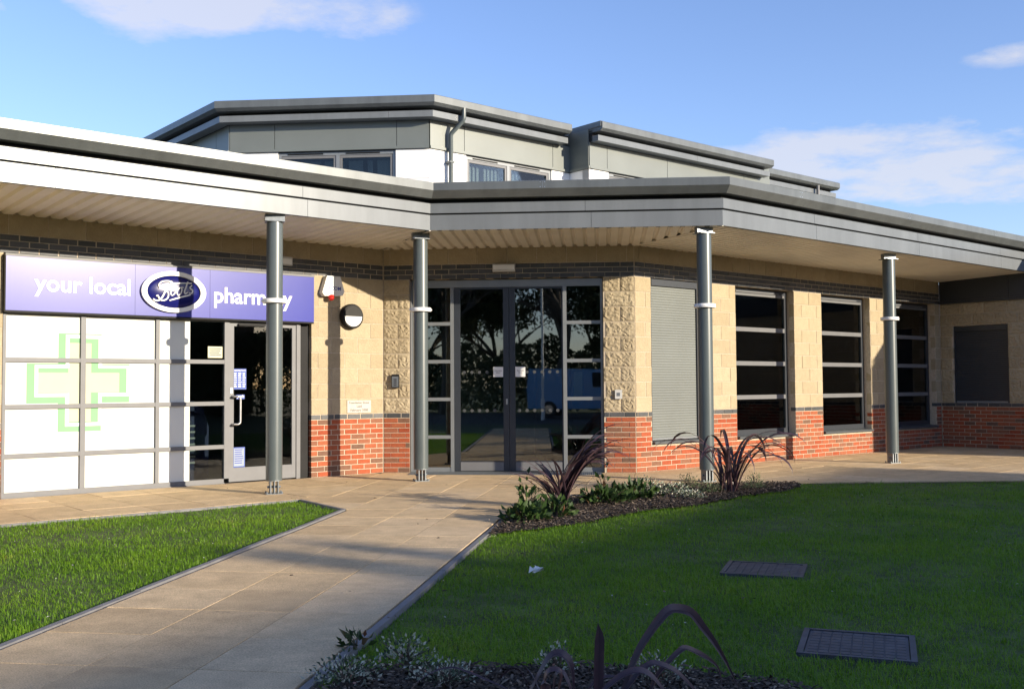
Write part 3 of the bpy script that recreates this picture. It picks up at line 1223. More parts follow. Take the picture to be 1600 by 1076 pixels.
# ---- columns
for (cx, cy) in ((-2.926, 12.597), (-1.265, 14.179), (2.609, 13.812), (6.222, 16.832)):
    w = T(cx, cy) @ Matrix.Rotation(R(20), 4, 'Z')
    mb = MB().lathe([(.100, .17), (.100, 3.30), (.098, 3.335)], 28)
    c = put('column', mb.mesh('column', True), M['grey'], bld, w)
    mb = MB().lathe([(.10, 2.335), (.142, 2.335), (.146, 2.34), (.146, 2.382), (.142, 2.387), (.10, 2.387)], 28)
    for a in (0, math.pi):
        m4 = Matrix.Rotation(a, 4, 'Z')
        mb.lathe([(.014, 0), (.014, .02)], 8, m4 @ T(.139, 0, 2.36) @ Matrix.Rotation(R(90), 4, 'Y'))
    put('collar', mb.mesh('collar', True), M['plastic_w'], c, w)
    mb = MB().box(-.11, .11, -.11, .11, 3.337, 3.348)
    mb.box(-.12, .12, -.04, .04, 3.350, 3.432)
    put('cap_plate', mb.mesh('cap_plate'), M['galv'], c, w)
    mb = MB().lathe([(.098, .160), (.098, .172)], 24)
    mb.box(-.10, .10, -.08, .08, .001, .010)
    for x in (-.045, 0, .045):
        mb.box(x - .007, x + .007, -.07, .07, .013, .162)
    mb.tube([(-.08, 0, .085), (.08, 0, .085)], .014, 8)
    for x in (-.09, .09):
        for y in (-.06, .06):
            mb.lathe([(.012, .013), (.012, .03)], 6, T(x, y))
    put('base_bracket', mb.mesh('base_bracket'), M['galv'], c, w)

# ---- upper storey
PU = np.array([-1.5614, 19.5])
FUE, FUR = frame_m(PU, AE), frame_m(PU, AW)
ST = .60
wlk = [L2(FUE, -3.94 - 7.5 * math.cos(R(45)), -7.5 * math.sin(R(45))), L2(FUE, -3.94, 0), L2(FUE, 0, 0), L2(FUR, 3.69, 0)]
wlk2 = [L2(FUR, 3.69, ST), L2(FUR, 10.0, ST)]
wlk3 = [L2(FUR, 10.0, 0), L2(FUR, 13.2, 0)]
upper = put('upper_storey', None, None, bld, T(PU[0], PU[1], 3.93))
OPU = [('UE', -2.98, -.655), ('UR', .885, 3.17), ('US', 4.27, 8.9)]


def up_wall(F, s0, s1, off, wins, joints, name='cladding_panel'):
    mb = MB()
    xs = sorted([s0, s1] + [v for w in wins for v in w])
    for a, b in zip(xs[:-1], xs[1:]):
        if any(abs(a - w[0]) < .01 for w in wins):
            mb.box(a, b, -off, -off + .2, 3.93, 4.75)
            continue
        for z0, z1 in ((3.93, 4.62), (4.626, 5.29), (5.296, 5.858)):
            mb.box(a, b, -off, -off + .2, z0, z1)
    mb.box(s0 + .01, s1 - .01, -off + .02, -off + .19, 5.20, 5.30)
    put('white_panel', mb.mesh('white_panel'), M['white'], upper, F)
    js = sorted([s0, s1] + joints)
    for a, b in zip(js[:-1], js[1:]):
        put(name, MB().box(a + .006, b - .006, -off - .018, -off + .18, 5.925, 6.43).mesh(name), M['band'], upper, F)
    put('cladding_backing', MB().box(s0 + .02, s1 - .02, -off + .0, -off + .17, 5.863, 6.44).mesh('cladding_backing'), M['frame_d'], upper, F)
    put('drip_trim', MB().box(s0, s1, -off - .045, -off + .1, 5.868, 5.919).mesh('drip_trim'), M['band'], upper, F)


up_wall(FUE, -3.94, -.002, 0, [(-2.98, -.655)], [-3.04, -.635])
up_wall(FUR, .002, 3.69, 0, [(.885, 3.17)], [.832, 3.19])
up_wall(FUR, 3.69, 10.0, ST, [(4.27, 8.9)], [4.22, 6.15, 8.95])
up_wall(FUR, 10.0, 13.2, 0, [], [11.6])
# left side going back, right-hand return of the step
FUL = frame_m(np.array(wlk[0]), AE - math.pi / 4)
up_wall(FUL, 0, 7.5, 0, [], [2.6, 5.2, 6.9])
FUS = frame_m(np.array(L2(FUR, 3.69, 0)), AW - math.pi / 2)
mb = MB().box(-.2, ST - .005, -.012, .2, 5.925, 6.70)
put('cladding_panel', mb.mesh('cladding_panel'), M['band'], upper, FUS)
put('white_panel', MB().box(-.2, ST - .005, 0, .2, 3.93, 5.86).mesh('white_panel'), M['white'], upper, FUS)
put('drip_trim', MB().box(-.2, ST + .04, -.045, .1, 5.868, 5.919).mesh('drip_trim'), M['band'], upper, FUS)
FUS2 = frame_m(np.array(L2(FUR, 10.0, ST)), AW + math.pi / 2)
put('cladding_panel', MB().box(.005, .8, -.012, .2, 3.93, 6.70).mesh('cladding_panel'), M['band'], upper, FUS2)


def eaves(poly, cap=True):
    panels(poly, rect(.05, .27, 6.415, 6.535), 3.2, 0, 'fascia_panel', M['fascia'], upper)
    put('eaves_backing', sweep(poly, rect(-.10, .10, 6.42, 6.66), 'eaves_backing'), M['black'], upper, Matrix())
    put('gutter', sweep(poly, [(.33, 6.612), (.40, 6.66), (.40, 6.79), (.385, 6.802), (-.1, 6.80), (-.1, 6.612)], 'gutter'), M['gutter'], upper, Matrix())


eaves([wlk[0], wlk[1], wlk[2], L2(FUR, 3.40, 0)])
eaves([L2(FUR, 3.70, ST), L2(FUR, 9.65, ST)])
eaves([L2(FUR, 9.2, 0), L2(FUR, 13.5, 0)])
# verge closing the step in the roof
put('verge', MB().box(-.35, ST + .37, -.012, .1, 6.70, 6.81).mesh('verge'), M['gutter'], upper, FUS)
up_roof = [wlk[0], wlk[1], wlk[2], L2(FUR, 3.69, 0), L2(FUR, 3.69, ST), L2(FUR, 9.6, ST), L2(FUR, 9.6, 0), L2(FUR, 13.2, 0), L2(FUR, 13.2, -6), L2(FUR, 2, -9)]
put('flat_roof', MB().prism(up_roof, 6.66, 6.76, 'z').mesh('flat_roof'), M['roof'], upper, Matrix())
put('roof_upstand', sweep([L2(FUR, 8, -1.6), L2(FUR, 14.4, -1.6)], rect(-.1, .35, 7.10, 7.30), 'roof_upstand'), M['gutter'], upper, Matrix())
put('back_wall', sweep([L2(FUR, 13.19, 0), L2(FUR, 13.19, -6), L2(FUR, 2, -9), wlk[0]][::-1], rect(-.2, 0, 3.93, 6.7), 'back_wall'), M['band'], upper, Matrix())
put('back_wall', MB().box(8.0, 14.3, 1.65, 4.0, 6.75, 7.12).mesh('back_wall'), M['band'], upper, FUR)


def up_window(F, s0, s1, off, mulls):
    z0, z1 = 4.76, 5.850
    y = -off + .03
    mb = MB()
    mb.box(s0 + .003, s1 - .003, y, y + .07, z1 - .06, z1)
    mb.box(s0 + .003, s1 - .003, y, y + .07, z0, z0 + .06)
    for a in (s0 + .003, s1 - .063):
        mb.box(a, a + .06, y + .001, y + .071, z0 + .06, z1 - .06)
    w = put('window', mb.mesh('window'), M['frame'], bld, F)
    xs = [s0 + .063] + mulls + [s1 - .063]
    for a, b in zip(xs[:-1], xs[1:]):
        if b < s1 - .07:
            put('mullion', MB().box(b - .035, b + .035, y + .002, y + .068, z0 + .06, z1 - .06).mesh('mullion'), M['frame'], w, F)
        lo, hi = a + (.04 if a > s0 + .07 else .005), b - (.04 if b < s1 - .07 else .005)
        c = MB()
        c.box(lo, hi, y + .012, y + .055, z1 - .115, z1 - .065)
        c.box(lo, lo + .045, y + .013, y + .054, z0 + .065, z1 - .115)
        c.box(hi - .045, hi, y + .013, y + .054, z0 + .065, z1 - .115)
        put('casement', c.mesh('casement'), M['silver'], w, F)
        put('pane', MB().box(lo + .04, hi - .04, y + .03, y + .036, z0 + .06, z1 - .11).mesh('pane'), M['glass'], w, F)
        v = MB()
        v.box(lo + .12, hi - .25, y - .008, y + .01, z1 - .045, z1 - .018)
        put('trickle_vent', v.mesh('trickle_vent'), M['black'], w, F)
    # vertical blinds inside
    bl = MB()
    x = s0 + .12
    while x < s1 - .12:
        if random.random() < .8:
            bl.prism([(x, y + .16), (x + .09, y + .20), (x + .09, y + .203), (x, y + .163)], z0 + .02, z1 - .14, 'z')
        x += .095
    put('vertical_blind', bl.mesh('vertical_blind'), M['paper'], w, F, kind='stuff')


up_window(FUE, -2.98, -.655, 0, [-1.80])
up_window(FUR, .885, 3.17, 0, [2.0])
up_window(FUR, 4.27, 8.9, ST, [5.8, 7.35])
# inside of the upper storey
put('upper_floor', MB().prism([L2(FUE, -3.9, -.2), L2(FUE, -.1, -.2), L2(FUR, 9.9, -.2), L2(FUR, 9.9, -5), L2(FUE, -3.9, -8)], 4.40, 4.45, 'z').mesh('upper_floor'), M['innerfloor'], upper, Matrix())
put('inner_partition', MB().box(-.6, 12, 3.0, 3.1, 4.45, 6.6).mesh('inner_partition'), M['inner'], upper, FUR)

# downpipe with a swan neck
dp = MB().tube([wp(FUR, .56, .36, 6.66), wp(FUR, .56, .36, 6.47), wp(FUR, .55, .35, 6.42), wp(FUR, .435, .13, 6.20), wp(FUR, .43, .11, 6.15), wp(FUR, .43, .11, 3.95)], .044, 14)
dpo = put('downpipe', dp.mesh('downpipe', True), M['grey'], bld, Matrix())
for z in (5.62, 4.5):
    put('pipe_bracket', MB().box(.375, .485, -.165, -.002, z, z + .035).mesh('pipe_bracket'), M['grey'], dpo, FUR)
dp2 = MB().tube([wp(FUR, 12.5, .36, 6.62), wp(FUR, 12.5, .36, 3.95)], .044, 12)
put('downpipe', dp2.mesh('downpipe', True), M['silver'], bld, Matrix())

# ---- windows of the right wing
y0 = .145


def tall_window(s0, s1):
    za, zb = .455, 2.915
    fwid = .075
    mb = MB()
    mb.box(s0 + .004, s1 - .004, y0, y0 + .07, zb - .07, zb)
    mb.box(s0 + .004, s1 - .004, y0, y0 + .07, za, za + .085)
    mb.box(s0 + .004, s0 + .004 + fwid, y0 + .001, y0 + .071, za + .085, zb - .07)
    mb.box(s1 - .004 - fwid, s1 - .004, y0 + .001, y0 + .071, za + .085, zb - .07)
    w = put('window', mb.mesh('window'), M['frame_d'], bld, FR)
    si = MB().prism([(-.045, .405), (.16, .405), (.16, .462), (-.045, .440)], s0 - .02 + .026, s1 - .004, 'x')
    put('sill', si.mesh('sill'), M['sill'], w, FR)
    xa, xb = s0 + .004 + fwid, s1 - .004 - fwid
    zs = [za + .085, 1.085, 1.655, 2.23, zb - .07]
    for z in zs[1:-1]:
        put('glazing_bar', MB().box(xa, xb, y0 - .004, y0 + .066, z - .036, z + .036).mesh('glazing_bar'), M['silver'], w, FR)
    # opening light at the top and its lighter sash
    sash = MB()
    sash.box(xa + .004, xb - .004, y0 - .008, y0 + .04, zb - .115, zb - .074)
    sash.box(xa + .10, xb - .16, y0 - .014, y0 - .004, zb - .062, zb - .040)
    put('sash_rail', sash.mesh('sash_rail'), M['silver'], w, FR)
    for k in range(4):
        lo, hi = zs[k] + (.036 if k else 0), zs[k + 1] - (.036 if k < 3 else .04)
        put('pane', MB().box(xa, xb, y0 + .028, y0 + .034, lo, hi).mesh('pane'), M['glass'], w, FR)
    return w


for a, b in ((2.42, 4.05), (4.90, 6.51), (7.36, 8.98)):
    tall_window(a, b)


def shutter(F, s0, s1, z0, z1, y, guide, lab, mat):
    sl = MB()
    z = z0 + .03
    prof = []
    while z < z1 - .10:
        prof += [(y, z), (y - .004, z + .010), (y - .005, z + .022), (y - .004, z + .036)]
        z += .040
    prof.append((y, z))
    for (ya, za), (yb, zb) in zip(prof[:-1], prof[1:]):
        sl.quad((s0 + guide * .5, ya, za), (s1 - guide * .5, ya, za), (s1 - guide * .5, yb, zb), (s0 + guide * .5, yb, zb))
    sh = put('roller_shutter', sl.mesh('roller_shutter'), mat, bld, F, label=lab)
    fr = MB()
    fr.box(s0 + .003, s0 + guide * .5, y - .03, y + .05, z0, z1)
    fr.box(s1 - guide, s1 - .003, y - .03, y + .05, z0, z1)
    fr.box(s0 + guide * .5, s1 - guide, y - .04, y + .06, z1 - .10, z1 - .002)
    put('guide_rail', fr.mesh('guide_rail'), M['frame_d'], sh, F)
    put('bottom_bar', MB().box(s0 + guide * .5, s1 - guide, y - .016, y + .01, z0, z0 + .032).mesh('bottom_bar'), M['frame'], sh, F)
    put('shutter_backing', MB().box(s0 + .003, s1 - .003, y + .062, y + .09, z0, z1).mesh('shutter_backing'), M['black'], sh, F)
    return sh


s1_ = shutter(FR, .36, 1.58, .46, 2.92, .075, .10, 'light grey shutter lowered over the opening beside the entrance pier', M['shutter'])
si = MB().prism([(-.045, .405), (.16, .405), (.16, .458), (-.045, .440)], .366, 1.576, 'x')
put('sill', si.mesh('sill'), M['sill'], s1_, FR)
s2_ = shutter(FN, .28, 1.385, .905, 2.455, .06, .04, 'dark slatted shutter closed over the small window in the shaded wall', M['frame_d'])

# ---- entrance screen
ye = .10
scr = MB()
scr.box(.412, 3.336, ye, ye + .06, 2.805, 2.920)          # head
scr.box(.412, .45, ye + .001, ye + .059, 0, 2.805)
scr.box(3.30, 3.336, ye + .001, ye + .059, 0, 2.805)
scr.box(1.017, 1.068, ye - .004, ye + .066, 0, 2.804)
scr.box(2.735, 2.79, ye - .004, ye + .066, 0, 2.804)
scr.box(.45, 1.017, ye + .002, ye + .058, 0, .07)
scr.box(2.79, 3.30, ye + .002, ye + .058, 0, .07)
es = put('entrance_screen', scr.mesh('entrance_screen'), M['frame'], bld, FE)
for a, b in ((.45, 1.017), (2.79, 3.30)):
    zs = [.07, .53, 1.103, 1.677, 2.253, 2.805]
    for k, z in enumerate(zs[1:-1]):
        put('glazing_bar', MB().box(a, b, ye - .002, ye + .056, z - .026, z + .026).mesh('glazing_bar'), M['frame'], es, FE)
    for k in range(5):
        lo, hi = zs[k] + (.026 if k else 0), zs[k + 1] - (.026 if k < 4 else 0)
        put('pane', MB().box(a, b, ye + .026, ye + .032, lo, hi).mesh('pane'), M['glass_d'], es, FE)
jb = MB().box(.412, .425, .015, ye - .003, 0, 2.9)
put('jamb_lining', jb.mesh('jamb_lining'), M['silver'], es, FE)
for (a, b, hs_) in ((1.070, 1.912, 1), (1.918, 2.733, -1)):
    yd = ye + .012
    st, ml = (.10, .088)
    la, lb = (a + st * .95, b - ml) if hs_ == 1 else (a + ml, b - .02)
    d = MB()
    d.box(a, la, yd, yd + .045, .012, 2.80)
    d.box(lb, b, yd, yd + .045, .012, 2.80)
    d.box(la, lb, yd + .001, yd + .044, .012, .165)
    d.box(la, lb, yd + .001, yd + .044, 2.775, 2.80)
    do = put('entrance_door', d.mesh('entrance_door'), M['frame_d'], bld, FE, label='left hand glass entrance door' if hs_ == 1 else 'right hand glass entrance door')
    put('kick_rail', MB().box(la + .002, lb - .002, yd - .006, yd + .0005, .02, .150).mesh('kick_rail'), M['silver'], do, FE)
    put('pane', MB().box(la, lb, yd + .018, yd + .026, .165, 2.775).mesh('pane'), M['glass_d'], do, FE)
    dots = MB()
    for z in (1.51, .928):
        x = la + .06
        while x < lb - .04:
            if not (z > 1.4 and ((hs_ == 1 and x > 1.63) or (hs_ == -1 and x < 2.18))):
                dots.lathe([(.025, 0), (.025, .0015)], 12, T(x, yd + .0175, z) @ Matrix.Rotation(R(90), 4, 'X'))
            x += .116
    put('safety_dots', dots.mesh('safety_dots'), surf('etched_dot', (.05, .055, .058), .6), do, FE, kind='stuff')
    if hs_ == 1:
        put('lock_plate', MB().box(1.862, 1.890, yd - .008, yd, 1.02, 1.105).mesh('lock_plate'), M['steel'], do, FE)
mat_ = MB()
x = .46
while x < 3.3:
    mat_.box(x, x + .012, -.38, .07, .003, .014)
    x += .030
mat_.box(.44, 3.31, -.39, .075, .001, .004)
put('entrance_grating', mat_.mesh('entrance_grating'), M['galv'], bld, FE)

# ---- pharmacy shopfront
ys = .02
sf = MB()
sf.box(-5.346, -1.405, ys, ys + .07, 2.195, 2.30)
sf.box(-5.346, -2.555, ys, ys + .07, .012, .066)
for a, b in ((-5.346, -5.31), (-4.447, -4.386), (-3.500, -3.452), (-2.553, -2.482)):
    sf.box(a, b, ys - .006, ys + .076, .066 if a > -5.3 or a < -5.3 else 0, 2.195)
sf.box(-5.346, -2.553, ys - .02, ys + .09, 0, .012)
shop = put('shopfront', sf.mesh('shopfront'), M['silver'], bld, FL)
cols = [(-5.31, -4.447), (-4.386, -3.500), (-3.452, -2.553)]
zsb = [.066, .498, 1.086, 1.652, 2.195]
for ci, (a, b) in enumerate(cols):
    for z in zsb[1:-1]:
        put('glazing_bar', MB().box(a, b, ys - .003, ys + .07, z - .027, z + .027).mesh('glazing_bar'), M['silver'], shop, FL)
    for k in range(4):
        lo, hi = zsb[k] + (.027 if k else 0), zsb[k + 1] - (.027 if k < 3 else 0)
        if ci < 2:
            put('filmed_pane', MB().box(a, b, ys + .028, ys + .036, lo, hi).mesh('filmed_pane'), M['film'], shop, FL)
        else:
            put('pane', MB().box(a, b, ys + .030, ys + .036, lo, hi).mesh('pane'), M['glass'], shop, FL)
            put('window_film', MB().box(a, -3.03, ys + .026, ys + .0285, lo, hi).mesh('window_film'), M['film'], shop, FL)


def cross_outline(v, h):
    (vx0, vx1, vz0, vz1), (hx0, hx1, hz0, hz1) = v, h
    return [(vx0, vz0), (vx1, vz0), (vx1, hz0), (hx1, hz0), (hx1, hz1), (vx1, hz1), (vx1, vz1), (vx0, vz1), (vx0, hz1), (hx0, hz1), (hx0, hz0), (vx0, hz0)]


yc = ys + .0275
g_out = cross_outline((-4.706, -4.184, .768, 1.985), (-5.071, -3.832, 1.121, 1.610))
g_in = cross_outline((-4.586, -4.311, .891, 1.867), (-4.962, -3.962, 1.252, 1.498))
w_out_ = cross_outline((-4.618, -4.180, .835, 1.969), (-4.976, -3.826, 1.202, 1.592))
w_in = cross_outline((-4.576, -4.221, .876, 1.926), (-4.939, -3.867, 1.243, 1.556))
# the print sits on the filmed panes: clip it to each of them
prints = []
for mat, o, i, off in ((M['cross_y'], w_in, None, .0004), (M['cross_g'], g_out, g_in, .0008), (M['cross_w'], w_out_, w_in, .0012)):
    mb = MB()
    if i is None:
        tris = [o]
    else:
        tris = []
        for k in range(12):
            j = (k + 1) % 12
            tris.append([o[k], o[j], i[j], i[k]])
    for t in tris:
        if i is None:
            rects = [[(-4.576, .876), (-4.221, .876), (-4.221, 1.926), (-4.576, 1.926)], [(-4.939, 1.243), (-4.576, 1.243), (-4.576, 1.556), (-4.939, 1.556)], [(-4.221, 1.243), (-3.867, 1.243), (-3.867, 1.556), (-4.221, 1.556)]]
        else:
            rects = [t]
        for q in rects:
            if area(q) < 0:
                q = q[::-1]
            for (a, b) in cols[:2]:
                for k in range(4):
                    lo, hi = zsb[k] + (.027 if k else 0), zsb[k + 1] - (.027 if k < 3 else 0)
                    got = clip_poly(q, [(a, lo), (b, lo), (b, hi), (a, hi)])
                    if len(got) > 2 and abs(area(got)) > 1e-6:
                        mb.quad(*[(p[0], yc - off, p[1]) for p in got])
    put('cross_print', mb.mesh('cross_print'), mat, shop, FL)

# door with its side light
yd = ys + .004
dr = MB()
dr.box(-2.480, -2.414, yd, yd + .05, .015, 2.185)
dr.box(-1.528, -1.470, yd, yd + .05, .015, 2.185)
dr.box(-2.414, -1.528, yd + .001, yd + .049, .015, .205)
dr.box(-2.414, -1.528, yd + .001, yd + .049, 2.145, 2.185)
pd = put('shop_door', dr.mesh('shop_door'), M['silver'], bld, FL, label='glazed pharmacy door with a long pull handle')
put('pane', MB().box(-2.414, -1.528, yd + .02, yd + .026, .205, 2.145).mesh('pane'), M['glass'], pd, FL)
hb = MB().tube([(-2.435, yd, .80), (-2.435, -.055, .80), (-2.39, -.065, .80), (-2.365, -.068, .815), (-2.358, -.068, .84), (-2.358, -.068, 1.14), (-2.365, -.068, 1.165), (-2.39, -.065, 1.18), (-2.435, -.055, 1.18), (-2.435, yd, 1.18)], .016, 10)
put('pull_handle', hb.mesh('pull_handle', True), M['steel'], pd, FL)
put('door_closer', MB().box(-2.36, -1.96, yd - .045, yd - .002, 2.150, 2.180).mesh('door_closer'), M['black'], pd, FL)
put('lock_plate', MB().box(-2.462, -2.434, yd - .004, yd, 1.22, 1.30).mesh('lock_plate'), M['steel'], pd, FL)
jb = MB()
jb.box(-1.465, -1.43, ys - .01, ys + .08, 0, 2.2)
jb.box(-1.425, -1.395, ys + .005, ys + .09, 0, 2.2)
put('door_jamb', jb.mesh('door_jamb'), M['silver'], shop, FL)
jb = MB().box(-1.394, -1.243, ys + .05, ys + .12, 0, 2.24)
put('jamb_infill', jb.mesh('jamb_infill'), M['black'], shop, FL)

# ---- interiors behind the glass
inn = MB()
inn.box(-5.6, -1.0, 3.6, 3.65, 0, 3.3)
inn.box(-5.65, -5.6, .31, 3.6, 0, 3.3)
inn.box(-1.0, -.95, .31, 3.6, 0, 3.3)
put('inner_partition', inn.mesh('inner_partition'), M['inner'], bld, FL)
put('inner_floor', MB().box(-5.6, -1.0, .1, 3.6, -.03, .002).mesh('inner_floor'), M['innerfloor'], bld, FL)
put('inner_ceiling', MB().box(-5.6, -1.0, .31, 3.6, 2.75, 2.8).mesh('inner_ceiling'), M['inner'], bld, FL)
inn = MB()
inn.box(-.3, 4.1, 4.5, 4.55, 0, 3.3)
inn.box(-.02, .02, .35, 4.5, 0, 3.3)
inn.box(3.78, 3.82, .6, 4.5, 0, 3.3)
put('inner_partition', inn.mesh('inner_partition'), surf('lobby_wall', (.42, .44, .42), .8), bld, FE)
put('inner_floor', MB().box(.02, 3.78, .16, 4.5, -.03, .002).mesh('inner_floor'), surf('lobby_floor', (.16, .15, .14), .5), bld, FE)
put('inner_ceiling', MB().box(.02, 3.78, .31, 4.5, 2.93, 2.96).mesh('inner_ceiling'), M['inner'], bld, FE)
inn = MB()
inn.box(1.2, 9.1, 3.6, 3.65, 0, 3.3)
for x in (2.1, 4.45, 6.9):
    inn.box(x, x + .08, .31, 3.6, 0, 3.3)
put('inner_partition', inn.mesh('inner_partition'), M['inner'], bld, FR)
put('inner_floor', MB().box(2.2, 9.1, .31, 3.6, -.03, .002).mesh('inner_floor'), M['innerfloor'], bld, FR)
put('inner_ceiling', MB().box(2.2, 9.1, .31, 3.6, 2.80, 2.84).mesh('inner_ceiling'), M['inner'], bld, FR)
# outer backs so no light leaks in
bk = [L2(FL, -10.5, -.3), L2(FL, -10.5, -8.8), L2(FE, 0, -15.5), L2(FR, 14.3, -5.8), L2(FN, 8.4, -7.9)]
put('rear_wall', sweep(bk, rect(-.2, 0, -.05, 3.9), 'rear_wall'), M['mortar'], bld, Matrix())

# ================================================================== SHOP SIGN
sg = thing('shop_sign', 'long glossy blue pharmacy fascia sign over the white filmed shopfront', 'sign', FL @ T(-5.345, -.02, 2.228))
for a, b in ((-5.345, -3.815), (-3.812, -2.810), (-2.807, -1.236)):
    put('sign_panel', MB().box(a, b, -.08, -.004, 2.236, 2.885).mesh('sign_panel'), M['signblue'], sg, FL)
put('sign_trim', MB().box(-5.352, -1.230, -.086, 0, 2.886, 2.915).mesh('sign_trim'), M['silver'], sg, FL)
put('sign_trim', MB().box(-5.352, -1.230, -.070, 0, 2.214, 2.234).mesh('sign_trim'), M['black'], sg, FL)
put('sign_end', MB().box(-5.360, -5.346, -.083, 0, 2.216, 2.90).mesh('sign_end'), M['black'], sg, FL)
put('lettering', text_mesh('your local', width=1.155, bold=.018, depth=.005), M['plastic_w'], sg, FL @ T(-5.030, -.0805, 2.486))
put('lettering', text_mesh('pharmacy', width=1.165, bold=.018, depth=.005), M['plastic_w'], sg, FL @ T(-2.752, -.0805, 2.452))


def ellipse(cx, cz, a, b, n=48):
    return [(cx + a * math.cos(2 * math.pi * k / n), cz + b * math.sin(2 * math.pi * k / n)) for k in range(n)]


OC = (-3.315, 2.557)
em = MB().ring(ellipse(*OC, .432, .270), ellipse(*OC, .360, .213), -.125, -.0805)
put('oval_rim', em.mesh('oval_rim'), M['plastic_w'], sg, FL)
em = MB()
prof = [(1.0, 0), (.97, .012), (.85, .024), (.6, .036), (.3, .042), (.02, .044)]
nn = 48
for r_, h_ in prof:
    em.v += [(OC[0] + .360 * r_ * math.cos(2 * math.pi * k / nn), -.088 - h_, OC[1] + .213 * r_ * math.sin(2 * math.pi * k / nn)) for k in range(nn)]
for i in range(len(prof) - 1):
    for k in range(nn):
        k2 = (k + 1) % nn
        em.f.append((i * nn + k, (i + 1) * nn + k, (i + 1) * nn + k2, i * nn + k2))
em.f.append(tuple((len(prof) - 1) * nn + k for k in range(nn)))
put('oval_badge', em.mesh('oval_badge', True), M['emblem'], sg, FL)


def catmull(pts, k=6):
    P = [np.array(p, float) for p in pts]
    P = [2 * P[0] - P[1]] + P + [2 * P[-1] - P[-2]]
    out = []
    for i in range(1, len(P) - 2):
        for j in range(k):
            t = j / k
            out.append(.5 * ((2 * P[i]) + (-P[i - 1] + P[i + 1]) * t + (2 * P[i - 1] - 5 * P[i] + 4 * P[i + 1] - P[i + 2]) * t * t + (-P[i - 1] + 3 * P[i] - 3 * P[i + 1] + P[i + 2]) * t ** 3))
    out.append(P[-2])
    return out


strokes = [
    ([(-3.354, 2.694), (-3.430, 2.583), (-3.480, 2.485), (-3.522, 2.440), (-3.568, 2.432), (-3.600, 2.453)], .017),
    ([(-3.515, 2.595), (-3.528, 2.640), (-3.490, 2.680), (-3.423, 2.694), (-3.371, 2.688), (-3.346, 2.662), (-3.375, 2.615), (-3.439, 2.566)], .014),
    ([(-3.439, 2.563), (-3.404, 2.540), (-3.406, 2.484), (-3.438, 2.449), (-3.485, 2.438), (-3.520, 2.462), (-3.543, 2.500), (-3.560, 2.488)], .015),
    ([(-3.311, 2.606), (-3.352, 2.587), (-3.372, 2.540), (-3.353, 2.510), (-3.319, 2.535), (-3.302, 2.580), (-3.311, 2.606), (-3.277, 2.606)], .012),
    ([(-3.233, 2.619), (-3.272, 2.595), (-3.287, 2.545), (-3.267, 2.514), (-3.237, 2.540), (-3.220, 2.592), (-3.233, 2.619), (-3.199, 2.619)], .012),
    ([(-3.138, 2.703), (-3.164, 2.632), (-3.186, 2.565), (-3.172, 2.540), (-3.138, 2.561)], .012),
    ([(-3.354, 2.664), (-3.260, 2.674), (-3.086, 2.682)], .012),
    ([(-3.082, 2.655), (-3.114, 2.622), (-3.076, 2.588), (-3.085, 2.553), (-3.122, 2.549)], .012),
    ([(-3.102, 2.529), (-3.258, 2.483), (-3.387, 2.441)], .015),
]
sm = MB()
for pts, wd in strokes:
    c = catmull(pts)
    n_ = len(c)
    b = len(sm.v)
    for i, p in enumerate(c):
        t = c[min(i + 1, n_ - 1)] - c[max(i - 1, 0)]
        t = t / (np.linalg.norm(t) + 1e-9)
        nrm = np.array([-t[1], t[0]])
        k = wd * .62 * (.55 + .45 * math.sin(math.pi * min(1, max(0, (i + 2) / (n_ + 3)))))
        for q, yy in ((p - nrm * k, -.140), (p + nrm * k, -.140), (p + nrm * k, -.120), (p - nrm * k, -.120)):
            sm.v.append((q[0], yy, q[1]))
    for i in range(n_ - 1):
        for j in range(4):
            j2 = (j + 1) % 4
            sm.f.append((b + i * 4 + j, b + i * 4 + j2, b + (i + 1) * 4 + j2, b + (i + 1) * 4 + j))
    sm.f += [(b, b + 3, b + 2, b + 1), (b + (n_ - 1) * 4, b + (n_ - 1) * 4 + 1, b + (n_ - 1) * 4 + 2, b + (n_ - 1) * 4 + 3)]
put('script_lettering', sm.mesh('script_lettering'), M['plastic_w'], sg, FL)

# ================================================================== SMALL THINGS ON THE WALLS
al = thing('alarm_box', 'white tapered alarm bell box with a red strobe on the buff wall', 'alarm box', FL @ T(-.93, 0, 2.76))
body = [(-1.035, 2.920), (-.815, 2.920), (-.745, 2.700), (-.775, 2.640), (-1.075, 2.625), (-1.112, 2.675)]
put('cover', MB().prism(body, -.105, -.012).mesh('cover'), M['plastic_w'], al, FL)
put('backplate', MB().prism([(-.93 + (x + .93) * 1.05, 2.77 + (z - 2.77) * 1.05) for x, z in body], -.012, -.001).mesh('backplate'), M['plastic_g'], al, FL)
put('strobe', MB().lathe([(.045, 0), (.045, .03), (.035, .055), (.004, .062)], 16, FL.inverted() @ FL @ T(-.965, -.085, 2.625) @ Matrix.Rotation(R(150), 4, 'X')).mesh('strobe', True), M['red_lens'], al, FL)
put('lettering', text_mesh('SECOM', width=.235, bold=.012, depth=.002), M['inkblue'], al, FL @ T(-1.042, -.1055, 2.715))

